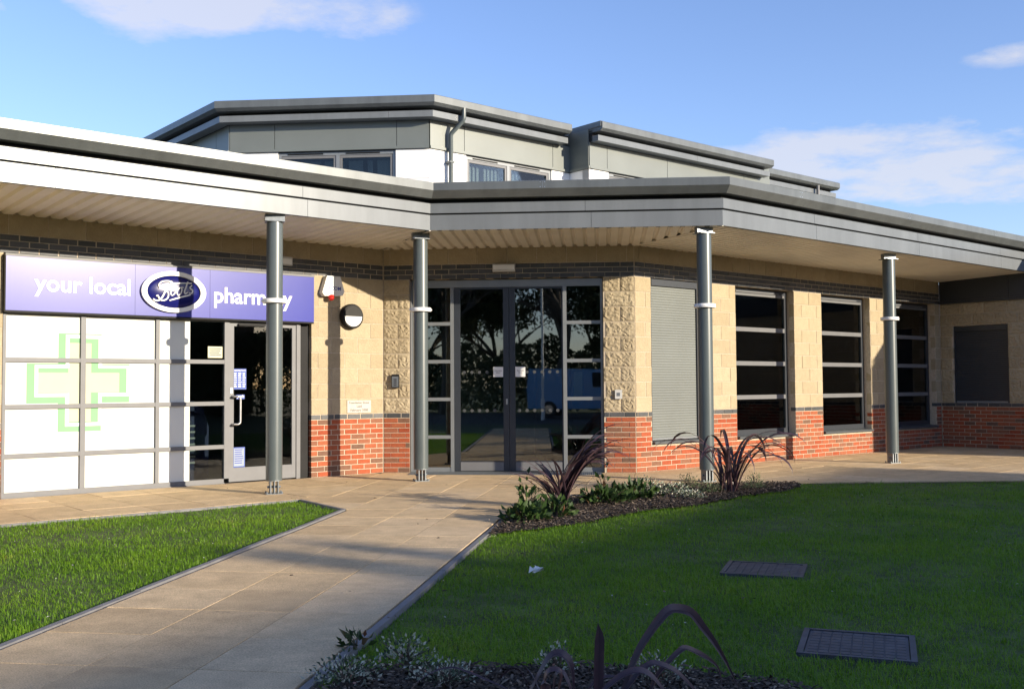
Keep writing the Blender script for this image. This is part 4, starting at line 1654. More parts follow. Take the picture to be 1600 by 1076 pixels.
lp = thing('wall_lamp', 'round black bulkhead lamp with half its white lens hooded', 'lamp', FL @ T(-.59, 0, 2.345))
mL = T(-.59, 0, 2.345) @ Matrix.Rotation(R(90), 4, 'X')
put('housing', MB().lathe([(.178, .002), (.186, .02), (.186, .075), (.172, .095), (.150, .098)], 32, mL).mesh('housing', True), M['black'], lp, FL)
lens = MB()
lens.v = [(-.59 + .150 * math.cos(a), -.100, 2.345 + .150 * math.sin(a)) for a in np.linspace(math.pi, 2 * math.pi, 20)]
lens.f = [tuple(range(20))]
put('lens', lens.mesh('lens'), M['plastic_w'], lp, FL)
hood = MB().prism([(-.59 + .152 * math.cos(a), 2.345 + .152 * math.sin(a)) for a in np.linspace(0, math.pi, 20)], -.106, -.096)
put('hood', hood.mesh('hood'), surf('lamp_hood_grey', (.014, .014, .013), .6, spec=.3), lp, FL)

pq = thing('wall_plaque', 'small engraved foundation stone plaque just above the red brick', 'plaque', FL @ T(-.436, 0, .915))
put('plate', MB().box(-.641, -.231, -.012, -.001, .915, 1.100).mesh('plate'), M['plaque'], pq, FL)
for txt, z, wd in (('Foundation Stone', 1.050, .34), ('Laid', .995, .085), ('February 2008', .938, .30)):
    put('lettering', text_mesh(txt, width=wd, depth=.001, bold=.006), M['ink'], pq, FL @ T(-.436 - wd / 2, -.0122, z))

kp = thing('door_intercom', 'small silver and black intercom keypad beside the entrance doors', 'intercom', FE @ T(.19, 0, 1.38))
put('body', MB().box(.135, .25, -.055, -.024, 1.28, 1.485).mesh('body'), M['black'], kp, FE)
put('faceplate', MB().box(.143, .242, -.060, -.0552, 1.295, 1.455).mesh('faceplate'), M['steel'], kp, FE)
put('backbox', MB().box(.150, .235, -.024, -.001, 1.29, 1.475).mesh('backbox'), M['black'], kp, FE)
bt = MB()
for i in range(4):
    bt.box(.168, .215, -.063, -.0602, 1.31 + i * .030, 1.328 + i * .030)
put('keypad', bt.mesh('keypad'), M['ink'], kp, FE)

sp = thing('switch_plate', 'small pale square switch plate on the rough block pier', 'switch plate', FE @ T(3.56, 0, 1.16))
put('plate', MB().box(3.508, 3.614, -.038, -.020, 1.097, 1.232).mesh('plate'), M['plastic_g'], sp, FE)
put('button', MB().box(3.54, 3.582, -.044, -.0385, 1.14, 1.19).mesh('button'), M['galv'], sp, FE)

ds = thing('door_sensor', 'pale grey rectangular unit fixed to the dark bricks above the entrance doors', 'door sensor', FE @ T(1.856, 0, 3.02))
put('housing', MB().prism([(-.001, 3.022), (-.075, 3.022), (-.085, 3.045), (-.085, 3.130), (-.001, 3.144)], 1.688, 2.028, 'x').mesh('housing'), M['plastic_g'], ds, FE)
put('lens', MB().box(1.70, 2.016, -.088, -.0855, 3.055, 3.12).mesh('lens'), M['plastic_w'], ds, FE)

vt = thing('security_light', 'small pale box fixed to the dark bricks, half behind the leftmost column', 'security light', FL @ T(-1.64, 0, 3.03))
put('housing', MB().box(-1.86, -1.585, -.09, -.002, 3.03, 3.148).mesh('housing'), M['plastic_g'], vt, FL)
put('lens', MB().box(-1.85, -1.60, -.093, -.0905, 3.045, 3.12).mesh('lens'), M['plastic_w'], vt, FL)

for (x0, x1, lab) in ((1.672, 1.822, 'white paper notice on the left hand entrance door'), (2.008, 2.160, 'white paper notice on the right hand entrance door')):
    nt_ = thing('door_notice', lab, 'notice', FE @ T((x0 + x1) / 2, ye + .012, 1.51), 'paper notices on the entrance doors')
    put('sheet', MB().box(x0, x1, ye + .006, ye + .008, 1.437, 1.590).mesh('sheet'), M['paper'], nt_, FE)
    put('lettering', text_mesh('Automatic', width=.11, depth=.0006, bold=.01), M['ink'], nt_, FE @ T(x0 + .02, ye + .0058, 1.525))
    put('lettering', text_mesh('doors', width=.06, depth=.0006, bold=.01), M['ink'], nt_, FE @ T(x0 + .045, ye + .0058, 1.495))

yl = ys + .0225
st1 = thing('opening_hours_sticker', 'blue opening hours sheet stuck inside the pharmacy door', 'sticker', FL @ T(-2.32, yl, 1.42))
put('sheet', MB().box(-2.410, -2.222, yl, yl + .001, 1.276, 1.560).mesh('sheet'), M['bluep'], st1, FL)
put('lettering', text_mesh('opening hours', width=.17, depth=.0005, bold=.008), M['plastic_w'], st1, FL @ T(-2.402, yl - .0003, 1.530))
ln = MB()
for i in range(7):
    for (a, b) in ((-2.40, -2.36), (-2.34, -2.295), (-2.275, -2.235)):
        ln.box(a, b - random.uniform(0, .012), yl - .0006, yl - .0001, 1.49 - i * .030, 1.502 - i * .030)
put('printed_lines', ln.mesh('printed_lines'), M['plastic_w'], st1, FL)
st2 = thing('push_sticker', 'small blue push sign on the pharmacy door by the handle', 'sticker', FL @ T(-2.31, yl, 1.165))
put('sheet', MB().box(-2.366, -2.246, yl, yl + .001, 1.142, 1.202).mesh('sheet'), M['bluep'], st2, FL)
put('lettering', text_mesh('push', width=.10, depth=.0005, bold=.01), M['plastic_w'], st2, FL @ T(-2.356, yl - .0003, 1.163))
st3 = thing('door_poster', 'blue edged pale poster low on the pharmacy door glass', 'poster', FL @ T(-2.33, yl, .33))
put('border', MB().box(-2.412, -2.238, yl, yl + .001, .207, .482).mesh('border'), M['bluep'], st3, FL)
put('sheet', MB().box(-2.400, -2.250, yl - .0012, yl - .0002, .222, .466).mesh('sheet'), M['greyp'], st3, FL)
ln = MB()
for i in range(7):
    ln.box(-2.39, -2.275 + random.uniform(-.03, .015), yl - .0018, yl - .0013, .44 - i * .030, .452 - i * .030)
put('printed_lines', ln.mesh('printed_lines'), M['inkblue'], st3, FL)
st4 = thing('window_sticker', 'small pale yellow notice in the clear pane left of the pharmacy door', 'sticker', FL @ T(-2.67, ys + .027, 1.78))
put('sheet', MB().box(-2.778, -2.572, ys + .0275, ys + .0292, 1.705, 1.860).mesh('sheet'), M['yellowp'], st4, FL)
ln = MB()
for i in range(4):
    ln.box(-2.76 + .01 * (i % 2), -2.59 - .012 * (i % 3), ys + .0266, ys + .0272, 1.825 - i * .028, 1.836 - i * .028)
put('printed_lines', ln.mesh('printed_lines'), M['ink'], st4, FL)

# things seen dimly inside
dsp = thing('display_stand', 'dark blue display stand just inside the pharmacy window', 'display stand', FL @ T(-2.72, .75, 0))
put('body', MB().prism([(-2.98, .01), (-2.52, .01), (-2.52, .75), (-2.60, 1.0), (-2.75, 1.12), (-2.90, 1.12), (-2.98, 1.0)], .60, .95).mesh('body'), M['gbin'], dsp, FL)
pk = MB()
for i in range(7):
    pk.box(-2.97, -2.72, .585, .597, .25 + i * .085, .275 + i * .085)
put('shelf_edge', pk.mesh('shelf_edge'), M['plastic_w'], dsp, FL)
po = thing('wall_poster', 'pale warning notice with a green triangle seen through the third window', 'poster', FR @ T(5.9, 1.2, 1.5))
put('sheet', MB().box(5.72, 6.05, 1.20, 1.21, 1.30, 1.78).mesh('sheet'), surf('dim_grey_sheet', (.16, .17, .16), .7), po, FR)
put('triangle', MB().prism([(5.76, 1.52), (6.01, 1.52), (5.885, 1.74)], 1.195, 1.1995).mesh('triangle'), surf('green_print', (.07, .13, .05), .6), po, FR)
pn = thing('notice_panel', 'tall pale yellow panel seen through the right side light of the entrance', 'panel', FE @ T(2.95, .9, 1.33))
put('sheet', MB().box(2.87, 3.01, .90, .93, 1.10, 1.52).mesh('sheet'), M['yellowp'], pn, FE)
put('frame', MB().box(2.855, 3.025, .931, .945, 1.08, 1.54).mesh('frame'), M['frame'], pn, FE)

# ================================================================== THE LAWN'S THINGS
for P4, lab, raised in ((C1, 'smaller looking dark iron inspection cover farther back in the shaded lawn', 0), (C2, 'nearer dark iron inspection cover at the front of the shaded lawn', 0)):
    c0 = np.mean(P4, axis=0)
    ex = np.array(P4[1]) - np.array(P4[0])
    ang = math.atan2(ex[1], ex[0])
    w_ = np.linalg.norm(ex)
    h_ = np.linalg.norm(np.array(P4[2]) - np.array(P4[1]))
    Fm = T(c0[0], c0[1]) @ Matrix.Rotation(ang, 4, 'Z')
    mc = thing('manhole_cover', lab, 'manhole cover', Fm, 'iron covers set in the lawn')
    hw, hh = w_ / 2, h_ / 2
    put('frame', MB().ring([(-hw, -hh), (hw, -hh), (hw, hh), (-hw, hh)], [(-hw + .03, -hh + .03), (hw - .03, -hh + .03), (hw - .03, hh - .03), (-hw + .03, hh - .03)], -.04, -.010).mesh('frame'), M['iron'], mc, Fm @ Matrix.Rotation(R(90), 4, 'X'))
    put('plate', MB().box(-hw + .034, hw - .034, -hh + .034, hh - .034, -.03, -.016).mesh('plate'), M['iron'], mc, Fm)
    tr = MB()
    nx, ny = 9, 8
    for i in range(nx):
        for j in range(ny):
            x0, y0_ = -hw + .045 + (w_ - .09) * i / nx, -hh + .045 + (h_ - .09) * j / ny
            tr.box(x0 + .004, x0 + (w_ - .09) / nx - .004, y0_ + .004, y0_ + (h_ - .09) / ny - .004, -.017, -.012)
    put('tread_pattern', tr.mesh('tread_pattern'), M['iron'], mc, Fm, kind='stuff')

pc = MB()
rr = random.Random(5)
for i in range(7):
    cx, cy = rr.uniform(-.03, .03), rr.uniform(-.02, .02)
    pc.quad((cx - .025, cy - .012, .01), (cx + .02, cy - .016, .03 + rr.uniform(0, .02)), (cx + .026, cy + .014, .02), (cx - .016, cy + .018, .035 + rr.uniform(0, .02)))
put('litter_scrap', pc.mesh('litter_scrap'), M['paper'], None, T(.158, 7.13), label='crumpled scrap of white paper lying on the shaded lawn', category='litter')

# pale petals and leaves fallen on the grass
npet = 110
pp = []
while len(pp) < npet:
    q = (random.uniform(-6, 8), random.uniform(4.9, 13.5))
    if abs(math.atan2(q[0], q[1])) < .52 and (in_poly(np.array([q]), right_lawn)[0] or in_poly(np.array([q]), left_lawn)[0]):
        pp.append(q)
pm = MB()
for x, y in pp:
    a, s_ = random.uniform(0, 6.3), random.uniform(.005, .012)
    dx_, dy_ = math.cos(a) * s_, math.sin(a) * s_
    z = random.uniform(.008, .03)
    pm.quad((x - dx_, y - dy_, z), (x + dy_ * .6, y - dx_ * .6, z + .006), (x + dx_, y + dy_, z + .004), (x - dy_ * .6, y + dx_ * .6, z + .005))
put('fallen_petals', pm.mesh('fallen_petals'), M['fallen'], None, Matrix(), kind='stuff')

# brown leaves blown on to the paving and the grass
lm = MB()
rr = random.Random(31)
cnt = 0
while cnt < 90:
    x, y = rr.uniform(-4.5, 7.5), rr.uniform(4.8, 14.8)
    if abs(math.atan2(x, y)) > .5:
        continue
    if not (in_poly(np.array([(x, y)]), right_lawn)[0] or in_poly(np.array([(x, y)]), left_lawn)[0]) and rr.random() > .45:
        continue
    cnt += 1
    a, k = rr.uniform(0, 6.3), rr.uniform(.010, .024)
    c_, s_ = math.cos(a) * k, math.sin(a) * k
    z = .012 + rr.uniform(0, .01)
    lm.quad((x - c_, y - s_, z), (x + s_ * .5, y - c_ * .5, z + rr.uniform(0, .012)), (x + c_, y + s_, z + .004), (x - s_ * .5, y + c_ * .5, z + rr.uniform(0, .012)))
put('fallen_leaves', lm.mesh('fallen_leaves'), M['chip'], None, Matrix(), kind='stuff')

# ================================================================== PLANTS


def strap_leaf(pts, width, fold=.35, roll=0.0, taper=2.6):
    """a sword leaf: V-folded ribbon along a curve, tapering at both ends"""
    c = [Vector(p) for p in pts]
    n_ = len(c)
    mb = MB()
    prev = None
    for i, p in enumerate(c):
        t = (c[min(i + 1, n_ - 1)] - c[max(i - 1, 0)]).normalized()
        s = t.cross(Vector((0, 0, 1)))
        if s.length < .15:
            s = prev if prev is not None else Vector((1, 0, 0))
        s.normalize()
        if prev is not None and s.dot(prev) < 0:
            s = -s
        prev = s
        nrm = s.cross(t)
        u_ = i / (n_ - 1)
        w = width * (.65 + .35 * min(1, u_ * 3)) * min(1.0, (1 - u_) * taper + .02)
        q = Matrix.Rotation(roll * u_, 3, t)
        s2, n2 = q @ s, q @ nrm
        mb.v += [tuple(p - s2 * w / 2 + n2 * w * fold * .5), tuple(p), tuple(p + s2 * w / 2 + n2 * w * fold * .5)]
    for i in range(n_ - 1):
        a = i * 3
        mb.f += [(a, a + 1, a + 4, a + 3), (a + 1, a + 2, a + 5, a + 4)]
    me = mb.mesh('leaf')
    k = random.uniform(0, .45)
    at = me.attributes.new('tint', 'FLOAT', 'POINT')
    at.data.foreach_set('value', [min(1, k + (.0 if j % 3 == 1 else random.uniform(.15, .6)) + random.uniform(-.08, .08)) for j in range(len(me.vertices))])
    return me


def arch(base, az_, length, rise, droop, n_=11, bend=0.0):
    """leaf midrib: starts steep, bends over; droop>0 tips downwards"""
    pts = []
    ang = rise
    p = np.array(base, float)
    step = length / (n_ - 1)
    a = az_
    for i in range(n_):
        pts.append(tuple(p))
        u_ = i / (n_ - 1)
        p = p + step * np.array([math.cos(a) * math.cos(ang), math.sin(a) * math.cos(ang), math.sin(ang)])
        ang -= droop * (0.25 + 1.6 * u_ ** 1.5) / (n_ - 1)
        a += bend / (n_ - 1)
    return pts


def phormium(loc, label, leaves, group=None):
    w = T(*loc)
    t = thing('flax_plant', label, 'plant', w, group)
    for (pts, wd, fold, roll, *tp_) in leaves:
        put('leaf', strap_leaf(pts, wd, fold, roll, *tp_), M['phormium'], t, w)
    return t


rr = random.Random(21)
lv = []
# left hand flax: a tall sheaf leaning right and nodding over, low arching leaves to the left
for i in range(26):
    a = rr.gauss(R(2), R(26))
    lv.append((arch((rr.uniform(-.07, .07), rr.uniform(-.07, .07), 0), a, rr.uniform(.85, 1.25), rr.uniform(1.22, 1.42), rr.uniform(1.7, 3.5), bend=rr.uniform(-.4, .4)), rr.uniform(.032, .050), .35, rr.uniform(-.8, .8)))
for i in range(20):
    a = rr.gauss(R(178), R(42))
    lv.append((arch((rr.uniform(-.08, .08), rr.uniform(-.08, .08), 0), a, rr.uniform(.50, .85), rr.uniform(.80, 1.35), rr.uniform(1.2, 2.4), bend=rr.uniform(-.3, .3)), rr.uniform(.026, .038), .35, rr.uniform(-.8, .8)))
for i in range(10):
    lv.append((arch((rr.uniform(-.06, .06), rr.uniform(-.06, .06), 0), rr.uniform(0, 6.3), rr.uniform(.4, .7), rr.uniform(1.0, 1.45), rr.uniform(.8, 2.2)), rr.uniform(.02, .03), .35, 0))
phormium((.50, 10.95, 0), 'purple flax with a tall leaning sheaf of leaves in front of the doors', lv, 'purple flax plants in the beds')
lv = []
for i in range(30):
    a = rr.uniform(0, 2 * math.pi) if i % 3 else rr.gauss(0, .6)
    lv.append((arch((rr.uniform(-.10, .10), rr.uniform(-.08, .08), 0), a, rr.uniform(.95, 1.45), rr.uniform(1.12, 1.42), rr.uniform(2.9, 3.9), n_=16, bend=rr.uniform(-.5, .5)), rr.uniform(.030, .044), .22, rr.uniform(-.8, .8), 5.5))
for i in range(10):
    lv.append((arch((rr.uniform(-.10, .10), rr.uniform(-.08, .08), 0), rr.uniform(0, 6.3), rr.uniform(.35, .62), rr.uniform(1.1, 1.5), rr.uniform(.6, 2.4)), rr.uniform(.018, .028), .35, 0))
phormium((2.62, 12.45, 0), 'purple flax with thin leaves arching over, at the foot of the third column', lv, 'purple flax plants in the beds')
# foreground flax: a few broad leaves rise into view from below the frame
FG = (.62, 4.02, 0)


def rel(pts):
    return [(x - FG[0], y - FG[1], z - FG[2]) for x, y, z in catmull3(pts)]


def catmull3(pts, k=4):
    P = [np.array(p, float) for p in pts]
    P = [2 * P[0] - P[1]] + P + [2 * P[-1] - P[-2]]
    out = []
    for i in range(1, len(P) - 2):
        for j in range(k):
            t = j / k
            out.append(tuple(.5 * ((2 * P[i]) + (-P[i - 1] + P[i + 1]) * t + (2 * P[i - 1] - 5 * P[i] + 4 * P[i + 1] - P[i + 2]) * t * t + (-P[i - 1] + 3 * P[i] - 3 * P[i + 1] + P[i + 2]) * t ** 3)))
    out.append(tuple(P[-2]))
    return out


fl = [
    ([(.40, 4.09, 0), (.44, 4.10, .092), (.467, 4.11, .164), (.508, 4.12, .249), (.574, 4.13, .341), (.618, 4.14, .388), (.655, 4.15, .394), (.707, 4.16, .378), (.754, 4.17, .322), (.806, 4.18, .256), (.859, 4.19, .170), (.911, 4.20, .06)], .058, .55, 1.5),
    ([(.322, 4.0, 0), (.324, 4.0, .116), (.327, 4.0, .238), (.33, 4.0, .33), (.325, 4.0, .378)], .052, .35, .15),
    ([(.48, 4.11, 0), (.544, 4.12, .086), (.568, 4.13, .133), (.618, 4.14, .187), (.665, 4.15, .229), (.689, 4.16, .238), (.733, 4.17, .219), (.786, 4.18, .188), (.826, 4.19, .146), (.846, 4.2, .05)], .036, .5, 1.2),
    ([(.24, 3.97, 0), (.335, 3.98, .11), (.373, 3.99, .143), (.424, 4.0, .176), (.468, 4.01, .188), (.501, 4.02, .182), (.539, 4.03, .155), (.583, 4.04, .103), (.64, 4.05, .02)], .052, .5, .8),
    ([(.36, 4.04, 0), (.422, 4.05, .088), (.455, 4.06, .122), (.494, 4.07, .169), (.534, 4.08, .194), (.56, 4.09, .195), (.612, 4.10, .175), (.658, 4.11, .144), (.722, 4.12, .078), (.77, 4.13, .02)], .044, .5, .9),
    ([(.03, 4.05, 0), (.066, 4.05, .097), (.111, 4.05, .183), (.142, 4.05, .232), (.167, 4.05, .246), (.192, 4.05, .240), (.217, 4.05, .208), (.228, 4.05, .16), (.234, 4.05, .06)], .056, .45, .9),
    ([(.10, 3.95, 0), (.116, 3.95, .126), (.123, 3.95, .18), (.137, 3.95, .206), (.165, 3.95, .208), (.172, 3.95, .18), (.155, 3.95, .10), (.15, 3.95, .03)], .062, .4, .3),
    ([(.12, 4.0, 0), (.152, 4.0, .117), (.165, 4.0, .178), (.18, 4.0, .191), (.195, 4.0, .172), (.217, 4.0, .123), (.24, 4.0, .05)], .046, .4, .5),
    ([(.15, 4.09, 0), (.105, 4.1, .075), (.077, 4.11, .135), (.049, 4.12, .173), (.02, 4.13, .19), (.0, 4.14, .18)], .026, .4, .6),
    ([(.12, 4.06, 0), (.067, 4.08, .094), (.023, 4.08, .172), (-.008, 4.08, .182), (-.046, 4.08, .157), (-.085, 4.08, .12)], .026, .4, .6),
    ([(.24, 4.01, 0), (.289, 4.02, .11), (.315, 4.03, .144), (.341, 4.04, .156), (.392, 4.05, .159), (.44, 4.06, .14)], .028, .4, .4),
    ([(-.44, 4.25, 0), (-.41, 4.25, .07), (-.343, 4.25, .119), (-.26, 4.25, .143), (-.187, 4.25, .123), (-.12, 4.25, .095), (-.037, 4.25, .06), (.02, 4.24, .02)], .022, .4, .4),
]
phormium(FG, 'dark purple flax leaves bent over at the bottom edge of the picture', [(rel(p), w * .74, f, r, 3.2) for p, w, f, r in fl], 'purple flax plants in the beds')


def shrub(loc, rx, ry, rz, n_, leaf, mat, name, label, group, up_bias=.35, wr=.56, seed=1, stems=9):
    """leaves spread through a low mound's volume, each a folded blade, on a few stems"""
    g_ = np.random.default_rng(seed)
    d = g_.normal(size=(n_, 3))
    d /= np.linalg.norm(d, axis=1)[:, None]
    d[:, 2] = np.abs(d[:, 2])
    r = g_.random(n_) ** .42
    lump = 1 + .22 * np.sin(d[:, 0] * 7 + seed) * np.cos(d[:, 1] * 6 + seed * 2)
    c = d * (r * lump)[:, None] * np.array([rx, ry, rz])
    c[:, 2] += .012
    out = d + g_.normal(0, .55, (n_, 3))
    out[:, 2] += up_bias
    out /= np.linalg.norm(out, axis=1)[:, None]
    sd2 = np.cross(out, g_.normal(size=(n_, 3)))
    sd2 /= np.linalg.norm(sd2, axis=1)[:, None]
    nn_ = np.cross(out, sd2)
    L_ = leaf * g_.uniform(.6, 1.25, n_)
    W_ = L_ * wr
    V = np.empty((n_, 6, 3))
    V[:, 0] = c
    V[:, 1] = c + out * (L_ * .45)[:, None] + sd2 * (W_ * .5)[:, None] + nn_ * (W_ * .18)[:, None]
    V[:, 2] = c + out * (L_ * .5)[:, None]
    V[:, 3] = c + out * (L_ * .45)[:, None] - sd2 * (W_ * .5)[:, None] + nn_ * (W_ * .18)[:, None]
    V[:, 4] = c + out * L_[:, None] - nn_ * (L_ * .12)[:, None]
    V[:, 5] = V[:, 2]
    F = (np.arange(n_) * 6)[:, None, None] + np.array([[0, 2, 1], [0, 3, 2], [1, 2, 4], [2, 3, 4]])[None]
    w = T(*loc)
    t = thing(name, label, 'plant', w, group)
    put('foliage', np_mesh('foliage', V.reshape(-1, 3), F.reshape(-1, 3), mat), None, t, w, kind='stuff')
    sm_ = MB()
    for i in range(stems):
        a = g_.uniform(0, 6.28)
        q = (math.cos(a) * rx * g_.uniform(.3, .9), math.sin(a) * ry * g_.uniform(.3, .9), rz * g_.uniform(.5, .95))
        sm_.tube([(0, 0, 0), (q[0] * .4, q[1] * .4, q[2] * .6), q], [.006, .004, .002], 5)
    put('stem', sm_.mesh('stem'), M['bark'], t, w)
    return t


GS, GV, GM = 'glossy green shrubs in the bed', 'variegated shrubs in the beds', 'grey green mounds by the third column'
shrub((.13, 9.90, 0), .24, .20, .15, 200, .092, M['shrub'], 'low_shrub', 'low dark glossy shrub at the path corner of the bed', GS, seed=3)
shrub((.42, 10.25, 0), .20, .18, .16, 150, .08, M['shrub'], 'low_shrub', 'dark glossy shrub right in front of the leaning flax', GS, seed=4)
shrub((.16, 10.55, 0), .12, .12, .34, 70, .085, M['shrub'], 'low_shrub', 'small upright leafy shrub left of the leaning flax by the path', GS, up_bias=.8, seed=5)
shrub((1.02, 11.35, 0), .28, .22, .15, 210, .092, M['shrub'], 'low_shrub', 'glossy shrub just right of the leaning flax', GS, seed=6)
shrub((1.38, 11.75, 0), .28, .22, .17, 240, .085, M['shrub'], 'low_shrub', 'spreading shrub with reddish tips in the middle of the bed', GS, seed=7)
shrub((1.05, 11.95, 0), .08, .08, .30, 34, .08, M['shrub'], 'low_shrub', 'single taller leafy sprig standing behind the glossy shrubs', GS, up_bias=.9, seed=8)
shrub((1.88, 12.20, 0), .26, .18, .13, 330, .034, M['varieg'], 'variegated_shrub', 'low cream and green shrub between the two flax plants', GV, seed=9)
shrub((1.62, 12.65, 0), .26, .18, .15, 300, .034, M['varieg'], 'variegated_shrub', 'cream flecked shrub at the back of the bed by the paving', GV, seed=10)
shrub((2.05, 11.75, 0), .18, .14, .09, 200, .030, M['varieg'], 'variegated_shrub', 'flattest pale shrub at the lawn edge of the bed', GV, seed=11)
shrub((2.20, 12.95, 0), .15, .15, .17, 420, .026, M['sage'], 'mound_plant', 'bright green mound left of the column foot', GM, seed=12, wr=.3)
shrub((2.38, 12.40, 0), .15, .14, .14, 420, .024, M['sage'], 'mound_plant', 'low yellow green mound at the front of the second flax', GM, seed=13, wr=.3)
shrub((3.02, 12.85, 0), .16, .15, .19, 430, .026, M['sage'], 'mound_plant', 'rounded mound on the right of the second flax', GM, seed=14, wr=.3)
shrub((-.74, 4.55, 0), .17, .14, .10, 420, .022, M['varieg'], 'variegated_shrub', 'cream edged shrub at the bottom corner of the path', GV, seed=15)
shrub((-.50, 4.82, 0), .15, .12, .13, 340, .022, M['varieg'], 'variegated_shrub', 'pale leaved shrub growing out into the lawn above the mulch', GV, seed=16)
shrub((-.30, 4.55, 0), .17, .13, .08, 380, .021, M['varieg'], 'variegated_shrub', 'grey green shrub lowest in the mulch left of the purple leaves', GV, seed=17)
shrub((.20, 4.72, 0), .10, .10, .11, 200, .021, M['varieg'], 'variegated_shrub', 'small pale shrub behind the leftmost bent purple leaf', GV, seed=18)
shrub((.62, 4.55, 0), .17, .12, .10, 330, .020, M['varieg'], 'variegated_shrub', 'cream shrub under the tallest arching purple leaf', GV, seed=19)
shrub((-.78, 5.12, 0), .07, .07, .08, 26, .06, M['shrub'], 'weed', 'leafy weed growing over the path edging near the front', None, up_bias=.6, seed=20, stems=4)

# ================================================================== WHAT STANDS AROUND AND IS ONLY REFLECTED, OR CASTS THE SHADE
SE = np.array([-math.cos(SUN_AZ), -math.sin(SUN_AZ)])    # the way shadows fall
SF = np.array([-SE[1] * -1, SE[0] * -1])


def es_pt(e, q):
    p = SE * e + SF * q
    return p


# the neighbouring house whose roof shades the lawn
SLOPE = math.tan(SUN_EL)
E0 = -33.0
RIDGE = (4.55 - E0) * SLOPE
hb_o = es_pt(E0, 0)
FH = frame_m(hb_o, math.atan2(SF[1], SF[0]))      # x along the ridge, y away from the lawn's side or to it
ho = thing('house', 'brown brick house with a ridged tile roof standing off to the right', 'building', FH)
x0h, x1h = -16.0, 16.3
hwid, eav = 4.2, 5.6
put('wall', MB().box(x0h, x1h, -hwid, hwid, 0, eav).mesh('wall'), M['hbrick'], ho, FH)
put('gable', MB().prism([(-hwid, eav), (hwid, eav), (0, RIDGE - .1)], x0h, x1h, 'x').mesh('gable'), M['hbrick'], ho, FH)
put('roof', MB().prism([(-hwid - .4, eav - .35), (0, RIDGE - .12), (hwid + .4, eav - .35), (hwid + .4, eav - .2), (0, RIDGE), (-hwid - .4, eav - .2)], x0h - .05, x1h + .05, 'x').mesh('roof'), M['tile'], ho, FH)
for a, b, hh in ((5.46, 5.96, .42), (6.12, 6.52, .36)):
    put('chimney', MB().box(a, b, -.3, .3, RIDGE - .6, RIDGE + hh).mesh('chimney'), M['hbrick'], ho, FH)
for k in range(8):
    for z in (1.0, 3.6):
        xw = x0h + 2 + k * 3.8
        w = put('window', MB().box(xw, xw + 1.3, hwid - .02, hwid + .03, z, z + 1.25).mesh('window'), M['plastic_w'], ho, FH)
        put('pane', MB().box(xw + .08, xw + 1.22, hwid + .031, hwid + .04, z + .08, z + 1.17).mesh('pane'), M['glass'], w, FH)


def tree(loc, h, seed, label, leaves=0, spread=.5, tint='hedge'):
    g_ = random.Random(seed)
    w = T(*loc)
    t = thing('bare_tree' if leaves < 2000 else 'leafy_tree', label, 'tree', w, 'trees across the car park')
    wood = MB()
    tips = []

    def grow_(p, d, L_, r, depth):
        pts, rads = [p], [r]
        for i in range(4):
            d = (d + Vector((g_.gauss(0, .12), g_.gauss(0, .12), g_.gauss(.03, .06)))).normalized()
            p = p + d * L_ / 4
            pts.append(p)
            rads.append(r * (1 - .1 * (i + 1)))
        wood.tube(pts, rads, 6 if depth < 2 else 4, cap=False)
        tips.append((p, depth))
        if depth >= 5:
            return
        for k in range(g_.choice((2, 3, 3)) if depth else 5):
            a = g_.uniform(0, 6.28)
            nd = (d + Vector((math.cos(a), math.sin(a), g_.uniform(-.1, .5))) * g_.uniform(spread, spread + .5)).normalized()
            q = pts[g_.choice((2, 3, 4))] if depth else pts[g_.choice((3, 4))]
            grow_(q, nd, L_ * g_.uniform(.6, .82), r * .56, depth + 1)
    grow_(Vector((0, 0, 0)), Vector((0, 0, 1)), h * .34, h * .022, 0)
    put('trunk', wood.mesh('trunk'), M['bark'], t, w)
    if leaves:
        g2 = np.random.default_rng(seed)
        src = np.array([list(p) for p, dd in tips if dd >= 3])
        c = src[g2.integers(0, len(src), leaves)] + g2.normal(0, h * .035, (leaves, 3))
        a = g2.normal(size=(leaves, 3))
        a /= np.linalg.norm(a, axis=1)[:, None]
        b = np.cross(a, g2.normal(size=(leaves, 3)))
        b /= np.linalg.norm(b, axis=1)[:, None]
        s_ = g2.uniform(.06, .14, leaves)[:, None]
        V = np.stack([c - a * s_, c + b * s_ * .6, c + a * s_, c - b * s_ * .6], 1)
        F = (np.arange(leaves) * 4)[:, None] + np.array([0, 1, 2, 3])[None]
        put('crown', np_mesh('crown', V.reshape(-1, 3), F, M[tint]), None, t, w, kind='stuff')


tree((-9, -17, 0), 11, 1, 'bare branched tree behind the photographer, leftmost of the row', 1200)
tree((-4.2, -19, 0), 12.5, 2, 'tall bare tree behind the photographer beside the lamp post', 1500)
tree((.8, -20, 0), 11, 3, 'spreading bare tree behind the photographer near the blue van', 900, .6)
tree((-14, -14, 0), 10, 4, 'dense leafy tree behind the photographer on the left', 16000)
tree((-7, -24, 0), 9, 5, 'dense leafy tree farthest back behind the bare row', 16000)
tree((1.5, -27, 0), 9.5, 6, 'dense leafy tree behind the blue van', 16000)
tree((-2.5, -26, 0), 10, 8, 'dense leafy tree between the lamp post and the van', 16000)
tree((6.5, -26, 0), 10, 10, 'dense leafy tree on the right of the row', 14000)
tree((-12, -26, 0), 10, 11, 'dense leafy tree at the left end of the back row', 14000)
for i, (tx, ty) in enumerate(((33, -1.5), (36, 3), (39, 8), (41, 13), (30, -3))):
    tree((tx, ty, 0), 5.6, 30 + i, ('first', 'second', 'third', 'fourth', 'nearest')[i] + ' low bushy tree beyond the end of the brown house', 7000, .7)



